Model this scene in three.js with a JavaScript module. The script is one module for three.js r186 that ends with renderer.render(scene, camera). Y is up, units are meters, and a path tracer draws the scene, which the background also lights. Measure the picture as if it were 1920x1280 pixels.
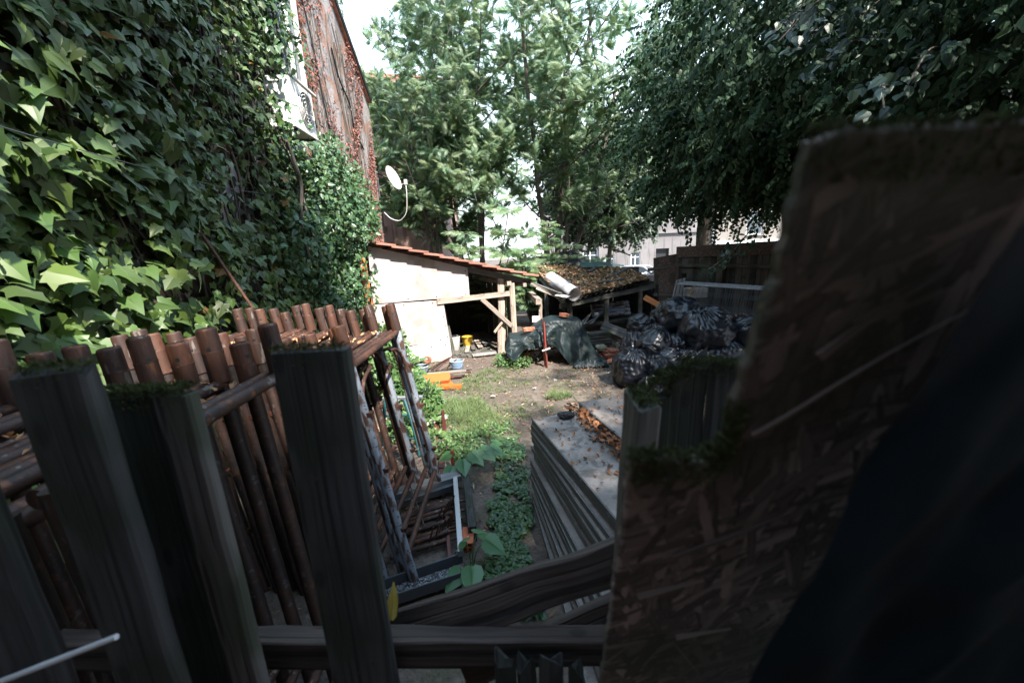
import * as THREE from 'three';
import { mergeGeometries, mergeVertices, toCreasedNormals } from 'three/addons/utils/BufferGeometryUtils.js';
import { ImprovedNoise } from 'three/addons/math/ImprovedNoise.js';

// ---------------------------------------------------------------- camera, sky, sun, exposure
const scene = new THREE.Scene();
const camera = new THREE.PerspectiveCamera(80.2, 1024 / 682, 0.03, 400);
camera.position.set(0, 2.4, 0);
camera.rotation.order = 'YXZ';
camera.rotation.set(THREE.MathUtils.degToRad(-13), 0, THREE.MathUtils.degToRad(-2.5));
camera.focus = 6.5;
camera.userData.fStop = 2.5;
scene.add(camera);

const SUN = new THREE.Vector3(0.32, 0.78, 0.54).normalize();
{ // a bright, thinly veiled summer sky: paler to the horizon, soft high cloud everywhere
  const W = 256, Hh = 128, d = new Float32Array(W * Hh * 4), n = new ImprovedNoise();
  for (let j = 0; j < Hh; j++) for (let i = 0; i < W; i++) {
    const el = ((j + 0.5) / Hh - 0.5) * Math.PI, az = (i + 0.5) / W * 2 * Math.PI;
    const x = Math.cos(el) * Math.cos(az), y = Math.sin(el), z = Math.cos(el) * Math.sin(az);
    const t = Math.pow(Math.max(0, y), 0.55);
    const c = 0.5 + 0.5 * (n.noise(x * 2 + 7, y * 3, z * 2) + 0.5 * n.noise(x * 5, y * 7 + 3, z * 5));
    const k = 0.30 * THREE.MathUtils.clamp(c, 0, 1);
    const o = (j * W + i) * 4;
    const S = 0.8; d[o] = S * ((1.02 - 0.66 * t) * (1 - k) + k * 1.05); d[o + 1] = S * ((1.06 - 0.44 * t) * (1 - k) + k * 1.08); d[o + 2] = S * ((1.12 - 0.16 * t) * (1 - k) + k * 1.12); d[o + 3] = 1;
  }
  const t = new THREE.DataTexture(d, W, Hh, THREE.RGBAFormat, THREE.FloatType);
  t.mapping = THREE.EquirectangularReflectionMapping; t.magFilter = THREE.LinearFilter; t.needsUpdate = true;
  scene.background = t; scene.environment = t;
}
const sun = new THREE.DirectionalLight(new THREE.Color(1.0, 0.93, 0.85), 4.3);
sun.position.copy(SUN).multiplyScalar(40).add(new THREE.Vector3(0, 0, -6)); sun.target.position.set(0, 0, -6);
sun.castShadow = true; sun.shadow.radius = 2.5;
Object.assign(sun.shadow.camera, { left: -18, right: 18, top: 18, bottom: -18, near: 1, far: 90 });
sun.shadow.mapSize.set(4096, 4096);
scene.add(sun, sun.target);

const renderer = new THREE.WebGLRenderer({ antialias: true });
renderer.setSize(1024, 682);
renderer.toneMapping = THREE.LinearToneMapping;
renderer.toneMappingExposure = 3.4;
renderer.shadowMap.enabled = true;

// ---------------------------------------------------------------- helpers
const V = (x, y, z) => new THREE.Vector3(x, y, z);
function rng(seed) { let a = seed >>> 0; return () => { a = (a + 0x6D2B79F5) | 0; let t = Math.imul(a ^ (a >>> 15), 1 | a); t = (t + Math.imul(t ^ (t >>> 7), 61 | t)) ^ t; return ((t ^ (t >>> 14)) >>> 0) / 4294967296; }; }
const R = rng(20240611);
const rr = (a, b, r = R) => a + (b - a) * r();
const NZ = new ImprovedNoise();
const noise = (x, y, z) => NZ.noise(x, y, z);
const fbm3 = (x, y, z, o = 4) => { let s = 0, a = 1, t = 0; for (let i = 0; i < o; i++) { s += a * NZ.noise(x, y, z); t += a; a *= 0.5; x *= 2.03; y *= 2.03; z *= 2.03; } return s / t; };
const clamp = THREE.MathUtils.clamp, lerp = THREE.MathUtils.lerp, sstep = THREE.MathUtils.smoothstep;

const taken = new Map();
function numbered(n) { const k = taken.get(n) || 0; taken.set(n, k + 1); return k ? n + '_' + String(k).padStart(3, '0') : n; }
function shadowed(o) { o.castShadow = true; o.receiveShadow = true; return o; }
function thing(name, label, category, [x, y, z] = [0, 0, 0], group) {
  const o = new THREE.Group(); o.name = numbered(name); o.position.set(x, y, z); scene.add(o);
  o.userData = { label, category }; if (group) o.userData.group = group; return o;
}
function solo(name, label, category, g, m, group) {
  g.computeBoundingBox(); const b = g.boundingBox, c = b.getCenter(V(0, 0, 0)); c.y = b.min.y; g.translate(-c.x, -c.y, -c.z);
  const o = shadowed(new THREE.Mesh(g, m)); o.name = numbered(name); o.position.copy(c); o.userData = { label, category }; if (group) o.userData.group = group; scene.add(o); return o;
}
function structure(name, g, m) { const o = shadowed(new THREE.Mesh(g, m)); o.name = numbered(name); o.userData = { kind: 'structure' }; scene.add(o); return o; }
function part(t, name, g, m) { const o = shadowed(new THREE.Mesh(g, m)); o.name = name; t.add(o); return o; }
function rootOf(t) { const p = V(0, 0, 0); for (let o = t; o && o !== scene; o = o.parent) p.add(o.position); return p; }
function partW(t, name, g, m) { const p = rootOf(t); g.translate(-p.x, -p.y, -p.z); return part(t, name, g, m); } // geometry given in world metres
function copyOf(o, label, [x, y, z], turn = 0) { const c = o.clone(); c.name = numbered(o.name.replace(/_\d\d\d$/, '')); c.userData = { ...o.userData, label }; c.position.set(x, y, z); c.rotation.set(0, turn, 0); scene.add(c); return c; }
function stuff(o) { o.userData.kind = 'stuff'; return o; }
const merge = gs => mergeGeometries(gs.map(g => { const h = g.index ? g.toNonIndexed() : g; for (const k of Object.keys(h.attributes)) if (!['position', 'normal', 'uv'].includes(k)) h.deleteAttribute(k); return h; }));

// uv in metres from the dominant axis of each face; v follows the long axis
function boxUV(g, longAxis = 'y', off = 0) {
  if (g.index) g = g.toNonIndexed();
  const p = g.attributes.position, nA = g.attributes.normal, uv = new Float32Array(p.count * 2);
  const ax = { x: 0, y: 1, z: 2 }, L = ax[longAxis];
  for (let i = 0; i < p.count; i += 3) {
    const n = [0, 0, 0]; for (let k = 0; k < 3; k++) { n[0] += nA.getX(i + k); n[1] += nA.getY(i + k); n[2] += nA.getZ(i + k); }
    const a = n.map(Math.abs), d = a[0] > a[1] && a[0] > a[2] ? 0 : a[1] > a[2] ? 1 : 2;
    let [u, v] = [0, 1, 2].filter(k => k !== d); if (u === L) [u, v] = [v, u];
    for (let k = 0; k < 3; k++) { const q = [p.getX(i + k), p.getY(i + k), p.getZ(i + k)]; uv[(i + k) * 2] = q[u] + off + d * 0.37; uv[(i + k) * 2 + 1] = q[v] + off * 1.7; }
  }
  g.setAttribute('uv', new THREE.BufferAttribute(uv, 2)); return g;
}
// chamfered bar along +y from 0 to len, w across x, t across z; edges wander a little
function bar(len, w, t, { ch = 0.004, seed = 1, wob = 0.0, n = 0, jag = 0, taper = 0 } = {}) {
  const a = w / 2, b = t / 2; ch = Math.min(ch, a * 0.6, b * 0.6);
  const sec = [[-a + ch, -b], [a - ch, -b], [a, -b + ch], [a, b - ch], [a - ch, b], [-a + ch, b], [-a, b - ch], [-a, -b + ch]];
  const per = [0]; for (let i = 0; i < 8; i++) { const p = sec[i], q = sec[(i + 1) % 8]; per.push(per[i] + Math.hypot(q[0] - p[0], q[1] - p[1])); }
  n = n || (wob ? Math.max(2, Math.min(40, Math.round(len / 0.06))) : 1);
  const pos = [], uv = [], idx = [], ring = 9, r = rng(seed), o = r() * 20;
  for (let j = 0; j <= n; j++) for (let i = 0; i <= 8; i++) {
    const s = sec[i % 8], y = len * j / n, k = 1 - taper * j / n;
    let x = s[0] * k + wob * noise(s[0] * 30 + o, y * 6, s[1] * 30), z = s[1] * k + wob * noise(s[0] * 30, y * 6 + 9 + o, s[1] * 30), yy = y;
    if (j === n && jag) yy += jag * (noise(s[0] * 40 + o, s[1] * 50, 3) * 1.2);
    pos.push(x, yy, z); uv.push(per[i] + o, y + o);
  }
  for (let j = 0; j < n; j++) for (let i = 0; i < 8; i++) { const q = j * ring + i; idx.push(q, q + ring, q + 1, q + 1, q + ring, q + ring + 1); }
  for (const [j, f] of [[0, 0], [n, 1]]) {
    const base = pos.length / 3; let cy = 0; for (let i = 0; i < 8; i++) cy += pos[(j * ring + i) * 3 + 1] / 8;
    pos.push(0, cy, 0); uv.push(o, o);
    for (let i = 0; i < 8; i++) { const q = (j * ring + i) * 3; pos.push(pos[q], pos[q + 1], pos[q + 2]); uv.push(pos[q] + o, pos[q + 2] + o); }
    for (let i = 0; i < 8; i++) { const A = base + 1 + i, B = base + 1 + (i + 1) % 8; f ? idx.push(base, B, A) : idx.push(base, A, B); }
  }
  let g = new THREE.BufferGeometry(); g.setAttribute('position', new THREE.Float32BufferAttribute(pos, 3)); g.setAttribute('uv', new THREE.Float32BufferAttribute(uv, 2)); g.setIndex(idx);
  g = g.toNonIndexed(); g.computeVertexNormals(); return wob ? toCreasedNormals(g, 0.5) : g;
}
const M4 = new THREE.Matrix4();
// lay a geometry whose length is +y from A towards B, its z face turned to hint
function lay(g, A, B, hint = V(0, 0, 1)) {
  const y = B.clone().sub(A).normalize(), x = y.clone().cross(hint).normalize(), z = x.clone().cross(y).normalize();
  M4.makeBasis(x, y, z).setPosition(A); return g.applyMatrix4(M4);
}
function beam(A, B, w, t, hint, o) { return lay(bar(A.distanceTo(B), w, t, o), A, B, hint); }
function rod(A, B, r, seg = 10, r2 = r) { const L = A.distanceTo(B), g = new THREE.CylinderGeometry(r2, r, L, seg, Math.max(1, Math.round(L / 0.4))); g.translate(0, L / 2, 0); const u = g.attributes.uv; for (let i = 0; i < u.count; i++) u.setXY(i, u.getX(i) * 6.283 * r + (A.x * 7.3 + A.z * 3.1) % 1, u.getY(i) * L + (A.x * 5.7) % 1); return lay(g.toNonIndexed(), A, B, Math.abs(B.y - A.y) > 0.9 * L ? V(0, 0, 1) : V(0, 1, 0)); }
function pipe(pts, r, seg = 24, rad = 8, tension = 0.4) {
  const c = new THREE.CatmullRomCurve3(pts, false, 'catmullrom', tension), g = new THREE.TubeGeometry(c, seg, r, rad, false), L = c.getLength(), u = g.attributes.uv;
  for (let i = 0; i < u.count; i++) u.setXY(i, u.getY(i) * 6.283 * r, u.getX(i) * L); return g.toNonIndexed();
}
function box(w, h, d, long = 'y', off = R() * 5) { return boxUV(new THREE.BoxGeometry(w, h, d), long, off); }
// bevelled slab from an outline in its own plane (x right, y up), thickness along z
function slab(outline, t, bevel = 0.003, long = 'y') {
  const s = new THREE.Shape(outline.map(p => new THREE.Vector2(p[0], p[1])));
  const g = new THREE.ExtrudeGeometry(s, { depth: t - 2 * bevel, bevelEnabled: bevel > 0, bevelSize: bevel, bevelThickness: bevel, bevelOffset: -bevel, bevelSegments: 1, steps: 1 });
  g.translate(0, 0, bevel); return boxUV(g, long, R() * 5);
}
function plane3(g, o, xd, yd, zd) { M4.makeBasis(xd, yd, zd).setPosition(o); return g.applyMatrix4(M4); }

// ---------------------------------------------------------------- textures (matter only: grain, stains, flakes)
function lat(seed) { const r = rng(seed), a = new Float32Array(4096); for (let i = 0; i < 4096; i++) a[i] = r(); return a; }
const LAT = lat(77);
function vn(x, y, px, py, s) { // tileable value noise
  const xi = Math.floor(x), yi = Math.floor(y), fx = x - xi, fy = y - yi, u = fx * fx * (3 - 2 * fx), v = fy * fy * (3 - 2 * fy);
  const h = (i, j) => LAT[((((i % px) + px) % px) * 131 + (((j % py) + py) % py) * 57 + s * 911) & 4095];
  return lerp(lerp(h(xi, yi), h(xi + 1, yi), u), lerp(h(xi, yi + 1), h(xi + 1, yi + 1), u), v);
}
function fb(u, v, fu, fv, o = 4, s = 0) { let a = 0.5, t = 0, k = 0; for (let i = 0; i < o; i++) { t += a * vn(u * fu, v * fv, fu, fv, s + i * 3); k += a; a *= 0.5; fu *= 2; fv *= 2; } return t / k; }
function makeTex(N, metres, fn, color = true) {
  const d = new Uint8Array(N * N * 4);
  for (let j = 0; j < N; j++) for (let i = 0; i < N; i++) {
    const c = fn((i + 0.5) / N, (j + 0.5) / N), o = (j * N + i) * 4;
    if (color) for (let k = 0; k < 3; k++) d[o + k] = 255 * Math.pow(clamp(c[k], 0, 1), 1 / 2.2); else d[o] = d[o + 1] = d[o + 2] = 255 * clamp(c, 0, 1);
    d[o + 3] = 255;
  }
  const t = new THREE.DataTexture(d, N, N); t.wrapS = t.wrapT = THREE.RepeatWrapping; t.magFilter = THREE.LinearFilter; t.minFilter = THREE.LinearMipmapLinearFilter; t.generateMipmaps = true;
  if (color) t.colorSpace = THREE.SRGBColorSpace; t.repeat.set(1 / metres, 1 / metres); t.needsUpdate = true; return t;
}
const mix3 = (a, b, t) => { t = clamp(t, 0, 1); return [lerp(a[0], b[0], t), lerp(a[1], b[1], t), lerp(a[2], b[2], t)]; };
const mul3 = (a, k) => [a[0] * k, a[1] * k, a[2] * k];
const grain = (u, v, s = 0) => 0.6 * fb(u, v, 48, 2, 3, s) + 0.4 * fb(u, v, 16, 1, 3, s + 5);
function woodTex(a, b, stain, s, k = 1) { const kn = [[0.22, 0.3], [0.7, 0.78], [0.55, 0.15]]; return makeTex(512, 0.5, (u, v) => { let kd = 0, du = 0; for (const [x, y] of kn) { const q = Math.exp(-((u - x) ** 2 / 0.0016 + (v - y) ** 2 / 0.006)); kd += q; du += (u - x) * q * 1.4; } const g = grain(u - du + 0.03 * fb(u, v, 4, 2, 2, s), v, s), st = fb(u, v, 3, 2, 4, s + 9), crack = sstep(fb(u, v, 40, 1, 2, s + 3), 0.72, 0.78); let c = mix3(a, b, g * 1.5 - 0.25); c = mix3(c, stain, sstep(st, 0.5, 0.75) * k); return mul3(c, (1 - 0.65 * crack) * (1 - 0.55 * sstep(kd, 0.55, 0.9))); }); }
const T = {};
T.woodGrey = woodTex([0.055, 0.05, 0.044], [0.16, 0.15, 0.135], [0.06, 0.07, 0.045], 1);
T.woodDark = woodTex([0.014, 0.015, 0.016], [0.078, 0.077, 0.074], [0.022, 0.03, 0.018], 2);
T.woodBrown = woodTex([0.016, 0.012, 0.010], [0.085, 0.062, 0.05], [0.024, 0.024, 0.018], 6);
T.woodPale = woodTex([0.34, 0.27, 0.21], [0.52, 0.44, 0.36], [0.24, 0.2, 0.17], 3, 0.7);
T.woodOrange = woodTex([0.42, 0.13, 0.035], [0.62, 0.24, 0.07], [0.34, 0.1, 0.03], 4, 0.5);
T.woodBump = makeTex(512, 0.5, (u, v) => { const g = grain(u + 0.03 * fb(u, v, 4, 2, 2, 1), v, 1); return g - 0.5 * sstep(fb(u, v, 40, 1, 2, 4), 0.7, 0.78); }, false);
T.rust = makeTex(512, 0.6, (u, v) => { const a = fb(u, v, 5, 5, 5, 1), b = fb(u, v, 22, 22, 4, 2), c = fb(u, v, 60, 60, 2, 3); let q = mix3([0.024, 0.014, 0.012], [0.10, 0.038, 0.02], a * 1.6 - 0.3); q = mix3(q, [0.22, 0.08, 0.03], sstep(b, 0.6, 0.82) * 0.7); q = mix3(q, [0.27, 0.25, 0.22], sstep(fb(u, v, 17, 17, 4, 7), 0.72, 0.78) * 0.5); return mul3(q, 0.75 + 0.5 * c); });
T.rustPaint = makeTex(512, 0.6, (u, v) => { const a = fb(u, v, 7, 4, 5, 11), b = fb(u, v, 40, 40, 3, 12), c = fb(u, v, 4, 4, 4, 13); let q = mix3([0.16, 0.19, 0.225], [0.30, 0.34, 0.385], c); q = mix3(q, [0.07, 0.034, 0.024], sstep(a, 0.55, 0.66)); q = mix3(q, [0.05, 0.03, 0.025], sstep(b, 0.68, 0.76) * 0.9); return q; });
T.concrete = makeTex(512, 1.0, (u, v) => { const a = fb(u, v, 4, 4, 5, 21), b = fb(u, v, 60, 60, 3, 22), s = fb(u, v, 9, 9, 4, 24); let q = mix3([0.20, 0.19, 0.18], [0.40, 0.385, 0.37], a * 1.5 - 0.2); q = mix3(q, [0.12, 0.10, 0.08], sstep(s, 0.6, 0.72) * 0.6); return mul3(q, 0.8 + 0.4 * b); });
T.slabSide = makeTex(512, 0.8, (u, v) => { const a = fb(u, v, 4, 4, 5, 25), b = fb(u, v, 60, 4, 3, 26), s = fb(u, v, 20, 20, 4, 27); let q = mix3([0.09, 0.10, 0.108], [0.29, 0.305, 0.315], a * 0.8 + b * 0.7 - 0.25); return mix3(q, [0.40, 0.40, 0.39], sstep(s, 0.66, 0.76) * 0.7); });
T.plaster = makeTex(1024, 3.0, (u, v) => { const a = fb(u, v, 3, 3, 6, 31), b = fb(u, v, 60, 60, 3, 32), s = fb(u, v, 14, 3, 4, 33); let q = mix3([0.22, 0.195, 0.185], [0.40, 0.37, 0.36], a * 1.7 - 0.35); q = mix3(q, [0.15, 0.125, 0.115], sstep(s, 0.56, 0.72) * 0.75); q = mix3(q, [0.34, 0.17, 0.11], sstep(fb(u, v, 6, 6, 4, 36), 0.66, 0.7) * 0.7); return mul3(q, 0.85 + 0.3 * b); });
T.brownWall = makeTex(512, 4.0, (u, v) => { const a = fb(u, v, 3, 3, 5, 41), s = fb(u, v, 24, 3, 4, 43); let q = mix3([0.30, 0.185, 0.155], [0.40, 0.26, 0.22], a * 1.5 - 0.2); return mix3(q, [0.17, 0.10, 0.085], sstep(s, 0.6, 0.75) * 0.6); });
T.streetWall = makeTex(512, 4.0, (u, v) => { const a = fb(u, v, 3, 3, 5, 45), s = fb(u, v, 30, 3, 4, 46); let q = mix3([0.15, 0.137, 0.137], [0.23, 0.215, 0.213], a * 1.5 - 0.2); return mix3(q, [0.10, 0.09, 0.088], sstep(s, 0.58, 0.75) * 0.6); });
T.ply = makeTex(512, 1.4, (u, v) => { const a = fb(u, v, 3, 3, 5, 51), g = grain(v, u, 52), s = fb(u, v, 5, 5, 5, 55); let q = mix3([0.44, 0.37, 0.345], [0.60, 0.53, 0.505], a * 0.9 + g * 0.4 - 0.1); q = mix3(q, [0.24, 0.175, 0.15], sstep(s, 0.53, 0.8) * 0.5); return mix3(q, [0.2, 0.13, 0.10], sstep(fb(u, v, 26, 26, 2, 57), 0.9, 0.95) * 0.8); });
T.tile = makeTex(256, 0.5, (u, v) => { const a = fb(u, v, 5, 5, 5, 61), s = fb(u, v, 14, 14, 3, 62); let q = mix3([0.28, 0.12, 0.085], [0.47, 0.24, 0.18], a * 1.5 - 0.2); return mix3(q, [0.16, 0.12, 0.09], sstep(s, 0.6, 0.75) * 0.6); });
T.brick = makeTex(256, 0.4, (u, v) => { const a = fb(u, v, 6, 6, 5, 65), s = fb(u, v, 16, 16, 3, 66); let q = mix3([0.30, 0.085, 0.045], [0.50, 0.18, 0.09], a * 1.5 - 0.2); return mix3(q, [0.46, 0.38, 0.31], sstep(s, 0.64, 0.76) * 0.7); });
T.osb = makeTex(1024, 0.5, (() => { // strands of wood pressed flat: each picks its own tone and direction
  const r = rng(5), N = 1024, tone = new Float32Array(N * N).fill(0.3);
  for (let k = 0; k < 2600; k++) { const cx = r() * N, cy = r() * N, an = (r() - 0.5) * 2.0 + 1.1, L = 40 + r() * 150, w = 5 + r() * 24, tn = 0.08 + 0.75 * r() * r(), ca = Math.cos(an), sa = Math.sin(an); for (let a = -L / 2; a < L / 2; a += 0.7) { const ww = w * (0.75 + 0.25 * noise(a * 0.05, k, 0)) * (1 - Math.pow(Math.abs(a) / (L / 2), 6)); for (let b = -ww / 2; b < ww / 2; b += 0.7) { const x = ((Math.round(cx + ca * a - sa * b) % N) + N) % N, y = ((Math.round(cy + sa * a + ca * b) % N) + N) % N; tone[y * N + x] = tn + 0.10 * noise(b * 0.4 + k, a * 0.02, 1) + (Math.abs(b) > ww / 2 - 1.5 ? -0.12 : 0); } } }
  return (u, v) => { const t = tone[Math.floor(v * N) * N + Math.floor(u * N)]; const st = fb(u, v, 3, 3, 4, 71); let q = mix3([0.035, 0.026, 0.022], [0.34, 0.265, 0.225], t * 1.15); return mix3(q, [0.03, 0.04, 0.022], sstep(st, 0.55, 0.75) * 0.7); };
})());
T.ground = makeTex(1024, 3.0, (u, v) => { const a = fb(u, v, 4, 4, 6, 81), b = fb(u, v, 90, 90, 3, 82), c = fb(u, v, 9, 9, 4, 83); let q = mix3([0.055, 0.038, 0.029], [0.15, 0.118, 0.096], a * 1.5 - 0.2); q = mix3(q, [0.06, 0.066, 0.03], sstep(c, 0.55, 0.7) * 0.6); return mul3(q, 0.6 + 0.8 * b); });
T.groundBump = makeTex(512, 1.5, (u, v) => 0.5 * fb(u, v, 12, 12, 4, 85) + 0.5 * fb(u, v, 60, 60, 3, 86), false);
T.fineBump = makeTex(512, 0.6, (u, v) => 0.5 * fb(u, v, 20, 20, 4, 91) + 0.5 * fb(u, v, 90, 90, 2, 92), false);
T.tarp = makeTex(256, 0.4, (u, v) => { const a = fb(u, v, 4, 4, 5, 95); return mix3([0.006, 0.013, 0.015], [0.018, 0.033, 0.036], a * 1.4 - 0.2); });
T.litterRoof = makeTex(512, 1.2, (u, v) => { const a = fb(u, v, 30, 30, 4, 101), c = fb(u, v, 5, 5, 5, 102); let q = mix3([0.14, 0.085, 0.05], [0.44, 0.29, 0.18], a * 1.8 - 0.4); return mix3(q, [0.085, 0.09, 0.025], sstep(c, 0.5, 0.62) * 0.85); });
T.pleat = makeTex(512, 1.0, (u, v) => { const w = u + 0.03 * fb(u, v, 3, 3, 3, 111); return 0.65 * (1 - Math.abs(2 * fb(w, v, 24, 3, 2, 112) - 1)) + 0.35 * (1 - Math.abs(2 * fb(w, v, 60, 6, 2, 113) - 1)); }, false);
T.bark = makeTex(256, 0.6, (u, v) => { const a = fb(u, v, 14, 3, 5, 105); return mix3([0.035, 0.028, 0.022], [0.15, 0.125, 0.10], a * 1.5 - 0.25); });

const std = (o) => new THREE.MeshStandardMaterial({ roughness: 0.85, ...o });
const M = {
  woodGrey: std({ map: T.woodGrey, bumpMap: T.woodBump, bumpScale: 0.004 }), woodDark: std({ map: T.woodDark, bumpMap: T.woodBump, bumpScale: 0.006, roughness: 0.85 }),
  woodBrown: std({ map: T.woodBrown, bumpMap: T.woodBump, bumpScale: 0.007 }), woodPale: std({ map: T.woodPale, bumpMap: T.woodBump, bumpScale: 0.002 }), woodOrange: std({ map: T.woodOrange, bumpMap: T.woodBump, bumpScale: 0.002 }),
  rust: std({ map: T.rust, bumpMap: T.fineBump, bumpScale: 0.002, roughness: 0.62, metalness: 0.15 }), rustDarkShaded: std({ map: T.rust, color: new THREE.Color(0.38, 0.4, 0.44), bumpMap: T.fineBump, bumpScale: 0.002, roughness: 0.6 }), rustPaint: std({ map: T.rustPaint, bumpMap: T.fineBump, bumpScale: 0.001, roughness: 0.5 }),  // dark rust copy: greasy tubes, with the deep shade under the deck coloured in
  steel: std({ color: new THREE.Color(0.42, 0.45, 0.48), roughness: 0.42, metalness: 0.75, bumpMap: T.fineBump, bumpScale: 0.0006 }), steelDark: std({ color: new THREE.Color(0.085, 0.095, 0.105), roughness: 0.5, metalness: 0.3, bumpMap: T.fineBump, bumpScale: 0.001 }),
  galv: std({ map: T.slabSide, roughness: 0.5, metalness: 0.25, bumpMap: T.fineBump, bumpScale: 0.0008 }),
  paver: std({ map: T.concrete, color: new THREE.Color(0.40, 0.34, 0.29), bumpMap: T.fineBump, bumpScale: 0.004 }), concrete: std({ map: T.concrete, bumpMap: T.fineBump, bumpScale: 0.003 }), slabTop: std({ map: T.concrete, color: new THREE.Color(0.9, 0.82, 0.77), bumpMap: T.fineBump, bumpScale: 0.003 }), slabSide: std({ map: T.slabSide, color: new THREE.Color(0.92, 0.86, 0.8), bumpMap: T.fineBump, bumpScale: 0.002, roughness: 0.7 }),
  plaster: std({ map: T.plaster, bumpMap: T.groundBump, bumpScale: 0.012 }), brownWall: std({ map: T.brownWall }), streetWall: std({ map: T.streetWall }),
  ply: std({ map: T.ply, bumpMap: T.fineBump, bumpScale: 0.001 }), tile: std({ map: T.tile, bumpMap: T.fineBump, bumpScale: 0.003 }), brick: std({ map: T.brick, bumpMap: T.fineBump, bumpScale: 0.004 }),
  osb: std({ map: T.osb, bumpMap: T.osb, bumpScale: 0.0018, roughness: 0.9 }), ground: std({ map: T.ground, bumpMap: T.groundBump, bumpScale: 0.03, roughness: 1 }),
  tarp: new THREE.MeshPhysicalMaterial({ map: T.tarp, roughness: 0.5, specularIntensity: 0.6, side: THREE.DoubleSide }), bag: new THREE.MeshPhysicalMaterial({ color: new THREE.Color(0.008, 0.010, 0.015), roughness: 0.33, specularIntensity: 1, bumpMap: T.pleat, bumpScale: 0.004, side: THREE.DoubleSide }),
  litterRoof: std({ map: T.litterRoof, bumpMap: T.groundBump, bumpScale: 0.03, roughness: 1 }), bark: std({ map: T.bark, bumpMap: T.bark, bumpScale: 0.012 }),
  white: std({ color: new THREE.Color(0.78, 0.78, 0.77), roughness: 0.5 }), dirtyWhite: std({ color: new THREE.Color(0.62, 0.60, 0.57), roughness: 0.7, bumpMap: T.fineBump, bumpScale: 0.001 }),
  orange: std({ color: new THREE.Color(0.55, 0.13, 0.025), roughness: 0.45 }), redPaint: std({ color: new THREE.Color(0.10, 0.028, 0.02), roughness: 0.55, bumpMap: T.fineBump, bumpScale: 0.001 }), red: std({ color: new THREE.Color(0.33, 0.035, 0.025), roughness: 0.6 }),
  teal: std({ color: new THREE.Color(0.018, 0.075, 0.085), roughness: 0.4 }), blue: std({ color: new THREE.Color(0.19, 0.30, 0.44), roughness: 0.45 }), yellow: std({ color: new THREE.Color(0.65, 0.42, 0.05), roughness: 0.5 }),
  black: std({ color: new THREE.Color(0.015, 0.016, 0.018), roughness: 0.6 }), asphalt: std({ color: new THREE.Color(0.055, 0.056, 0.058), bumpMap: T.groundBump, bumpScale: 0.006, roughness: 0.95 }),
  glass: new THREE.MeshPhysicalMaterial({ color: new THREE.Color(0.06, 0.075, 0.085), roughness: 0.06, metalness: 0, specularIntensity: 1, ior: 1.6 }), carWhite: new THREE.MeshPhysicalMaterial({ color: new THREE.Color(0.72, 0.73, 0.74), roughness: 0.35, clearcoat: 1, clearcoatRoughness: 0.05 }),
  rubber: std({ color: new THREE.Color(0.02, 0.02, 0.021), roughness: 0.8 }), cable: std({ color: new THREE.Color(0.68, 0.69, 0.7), roughness: 0.5 }),
};
const leafMat = (r, g, b, rough = 0.5, tr = 0.35) => new THREE.MeshPhysicalMaterial({ color: new THREE.Color(r, g, b), roughness: rough, transmission: tr, thickness: 0, side: THREE.DoubleSide });
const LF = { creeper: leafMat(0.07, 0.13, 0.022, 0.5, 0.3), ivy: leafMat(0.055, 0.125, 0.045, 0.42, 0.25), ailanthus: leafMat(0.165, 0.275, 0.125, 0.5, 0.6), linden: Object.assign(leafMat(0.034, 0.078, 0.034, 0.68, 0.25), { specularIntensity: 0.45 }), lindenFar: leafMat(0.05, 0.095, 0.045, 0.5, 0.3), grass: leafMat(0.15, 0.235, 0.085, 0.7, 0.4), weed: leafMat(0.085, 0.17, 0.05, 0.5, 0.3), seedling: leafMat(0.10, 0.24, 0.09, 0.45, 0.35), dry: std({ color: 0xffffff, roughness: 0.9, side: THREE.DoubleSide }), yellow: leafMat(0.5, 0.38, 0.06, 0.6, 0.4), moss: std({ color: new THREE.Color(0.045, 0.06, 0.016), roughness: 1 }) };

// ---------------------------------------------------------------- leaves and trees
function leafGeo(half, { fold = 0.25, droop = 0.25, wave = 0.03 } = {}) {
  const sides = [1, -1].map(s => {
    const tip = half[half.length - 1][1], pts = [[0, 0], ...half, [0, tip * 0.66], [0, tip * 0.33]].map(p => new THREE.Vector2(p[0] * s, p[1]));
    const g = new THREE.ShapeGeometry(new THREE.Shape(pts)), p = g.attributes.position;
    for (let i = 0; i < p.count; i++) { const x = p.getX(i), y = p.getY(i); p.setZ(i, -fold * Math.abs(x) * (0.6 + 0.8 * Math.abs(x)) - droop * y * Math.abs(y) + wave * Math.sin(y * 9 + x * 7)); }
    g.computeVertexNormals(); return g;
  });
  return merge(sides);
}
const G = {};
G.creeper = leafGeo([[0.05, -0.02], [0.2, -0.12], [0.42, -0.03], [0.36, 0.14], [0.58, 0.40], [0.36, 0.42], [0.23, 0.60], [0, 0.98]], { fold: 0.28, droop: 0.22 });
G.creeperB = leafGeo([[0.08, -0.05], [0.3, -0.14], [0.40, 0.06], [0.33, 0.2], [0.44, 0.46], [0.27, 0.5], [0.14, 0.74], [0, 1.02]], { fold: 0.18, droop: 0.38, wave: 0.05 });
G.ivy = leafGeo([[0.12, -0.06], [0.36, 0.05], [0.26, 0.3], [0.32, 0.42], [0, 0.95]], { fold: 0.25, droop: 0.2 });
G.heart = leafGeo([[0.12, -0.09], [0.34, -0.03], [0.42, 0.22], [0.33, 0.5], [0.13, 0.8], [0, 1.0]], { fold: 0.22, droop: 0.25 });
G.small = leafGeo([[0.22, 0.18], [0.26, 0.5], [0, 1.0]], { fold: 0.2, droop: 0.2 });
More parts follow.
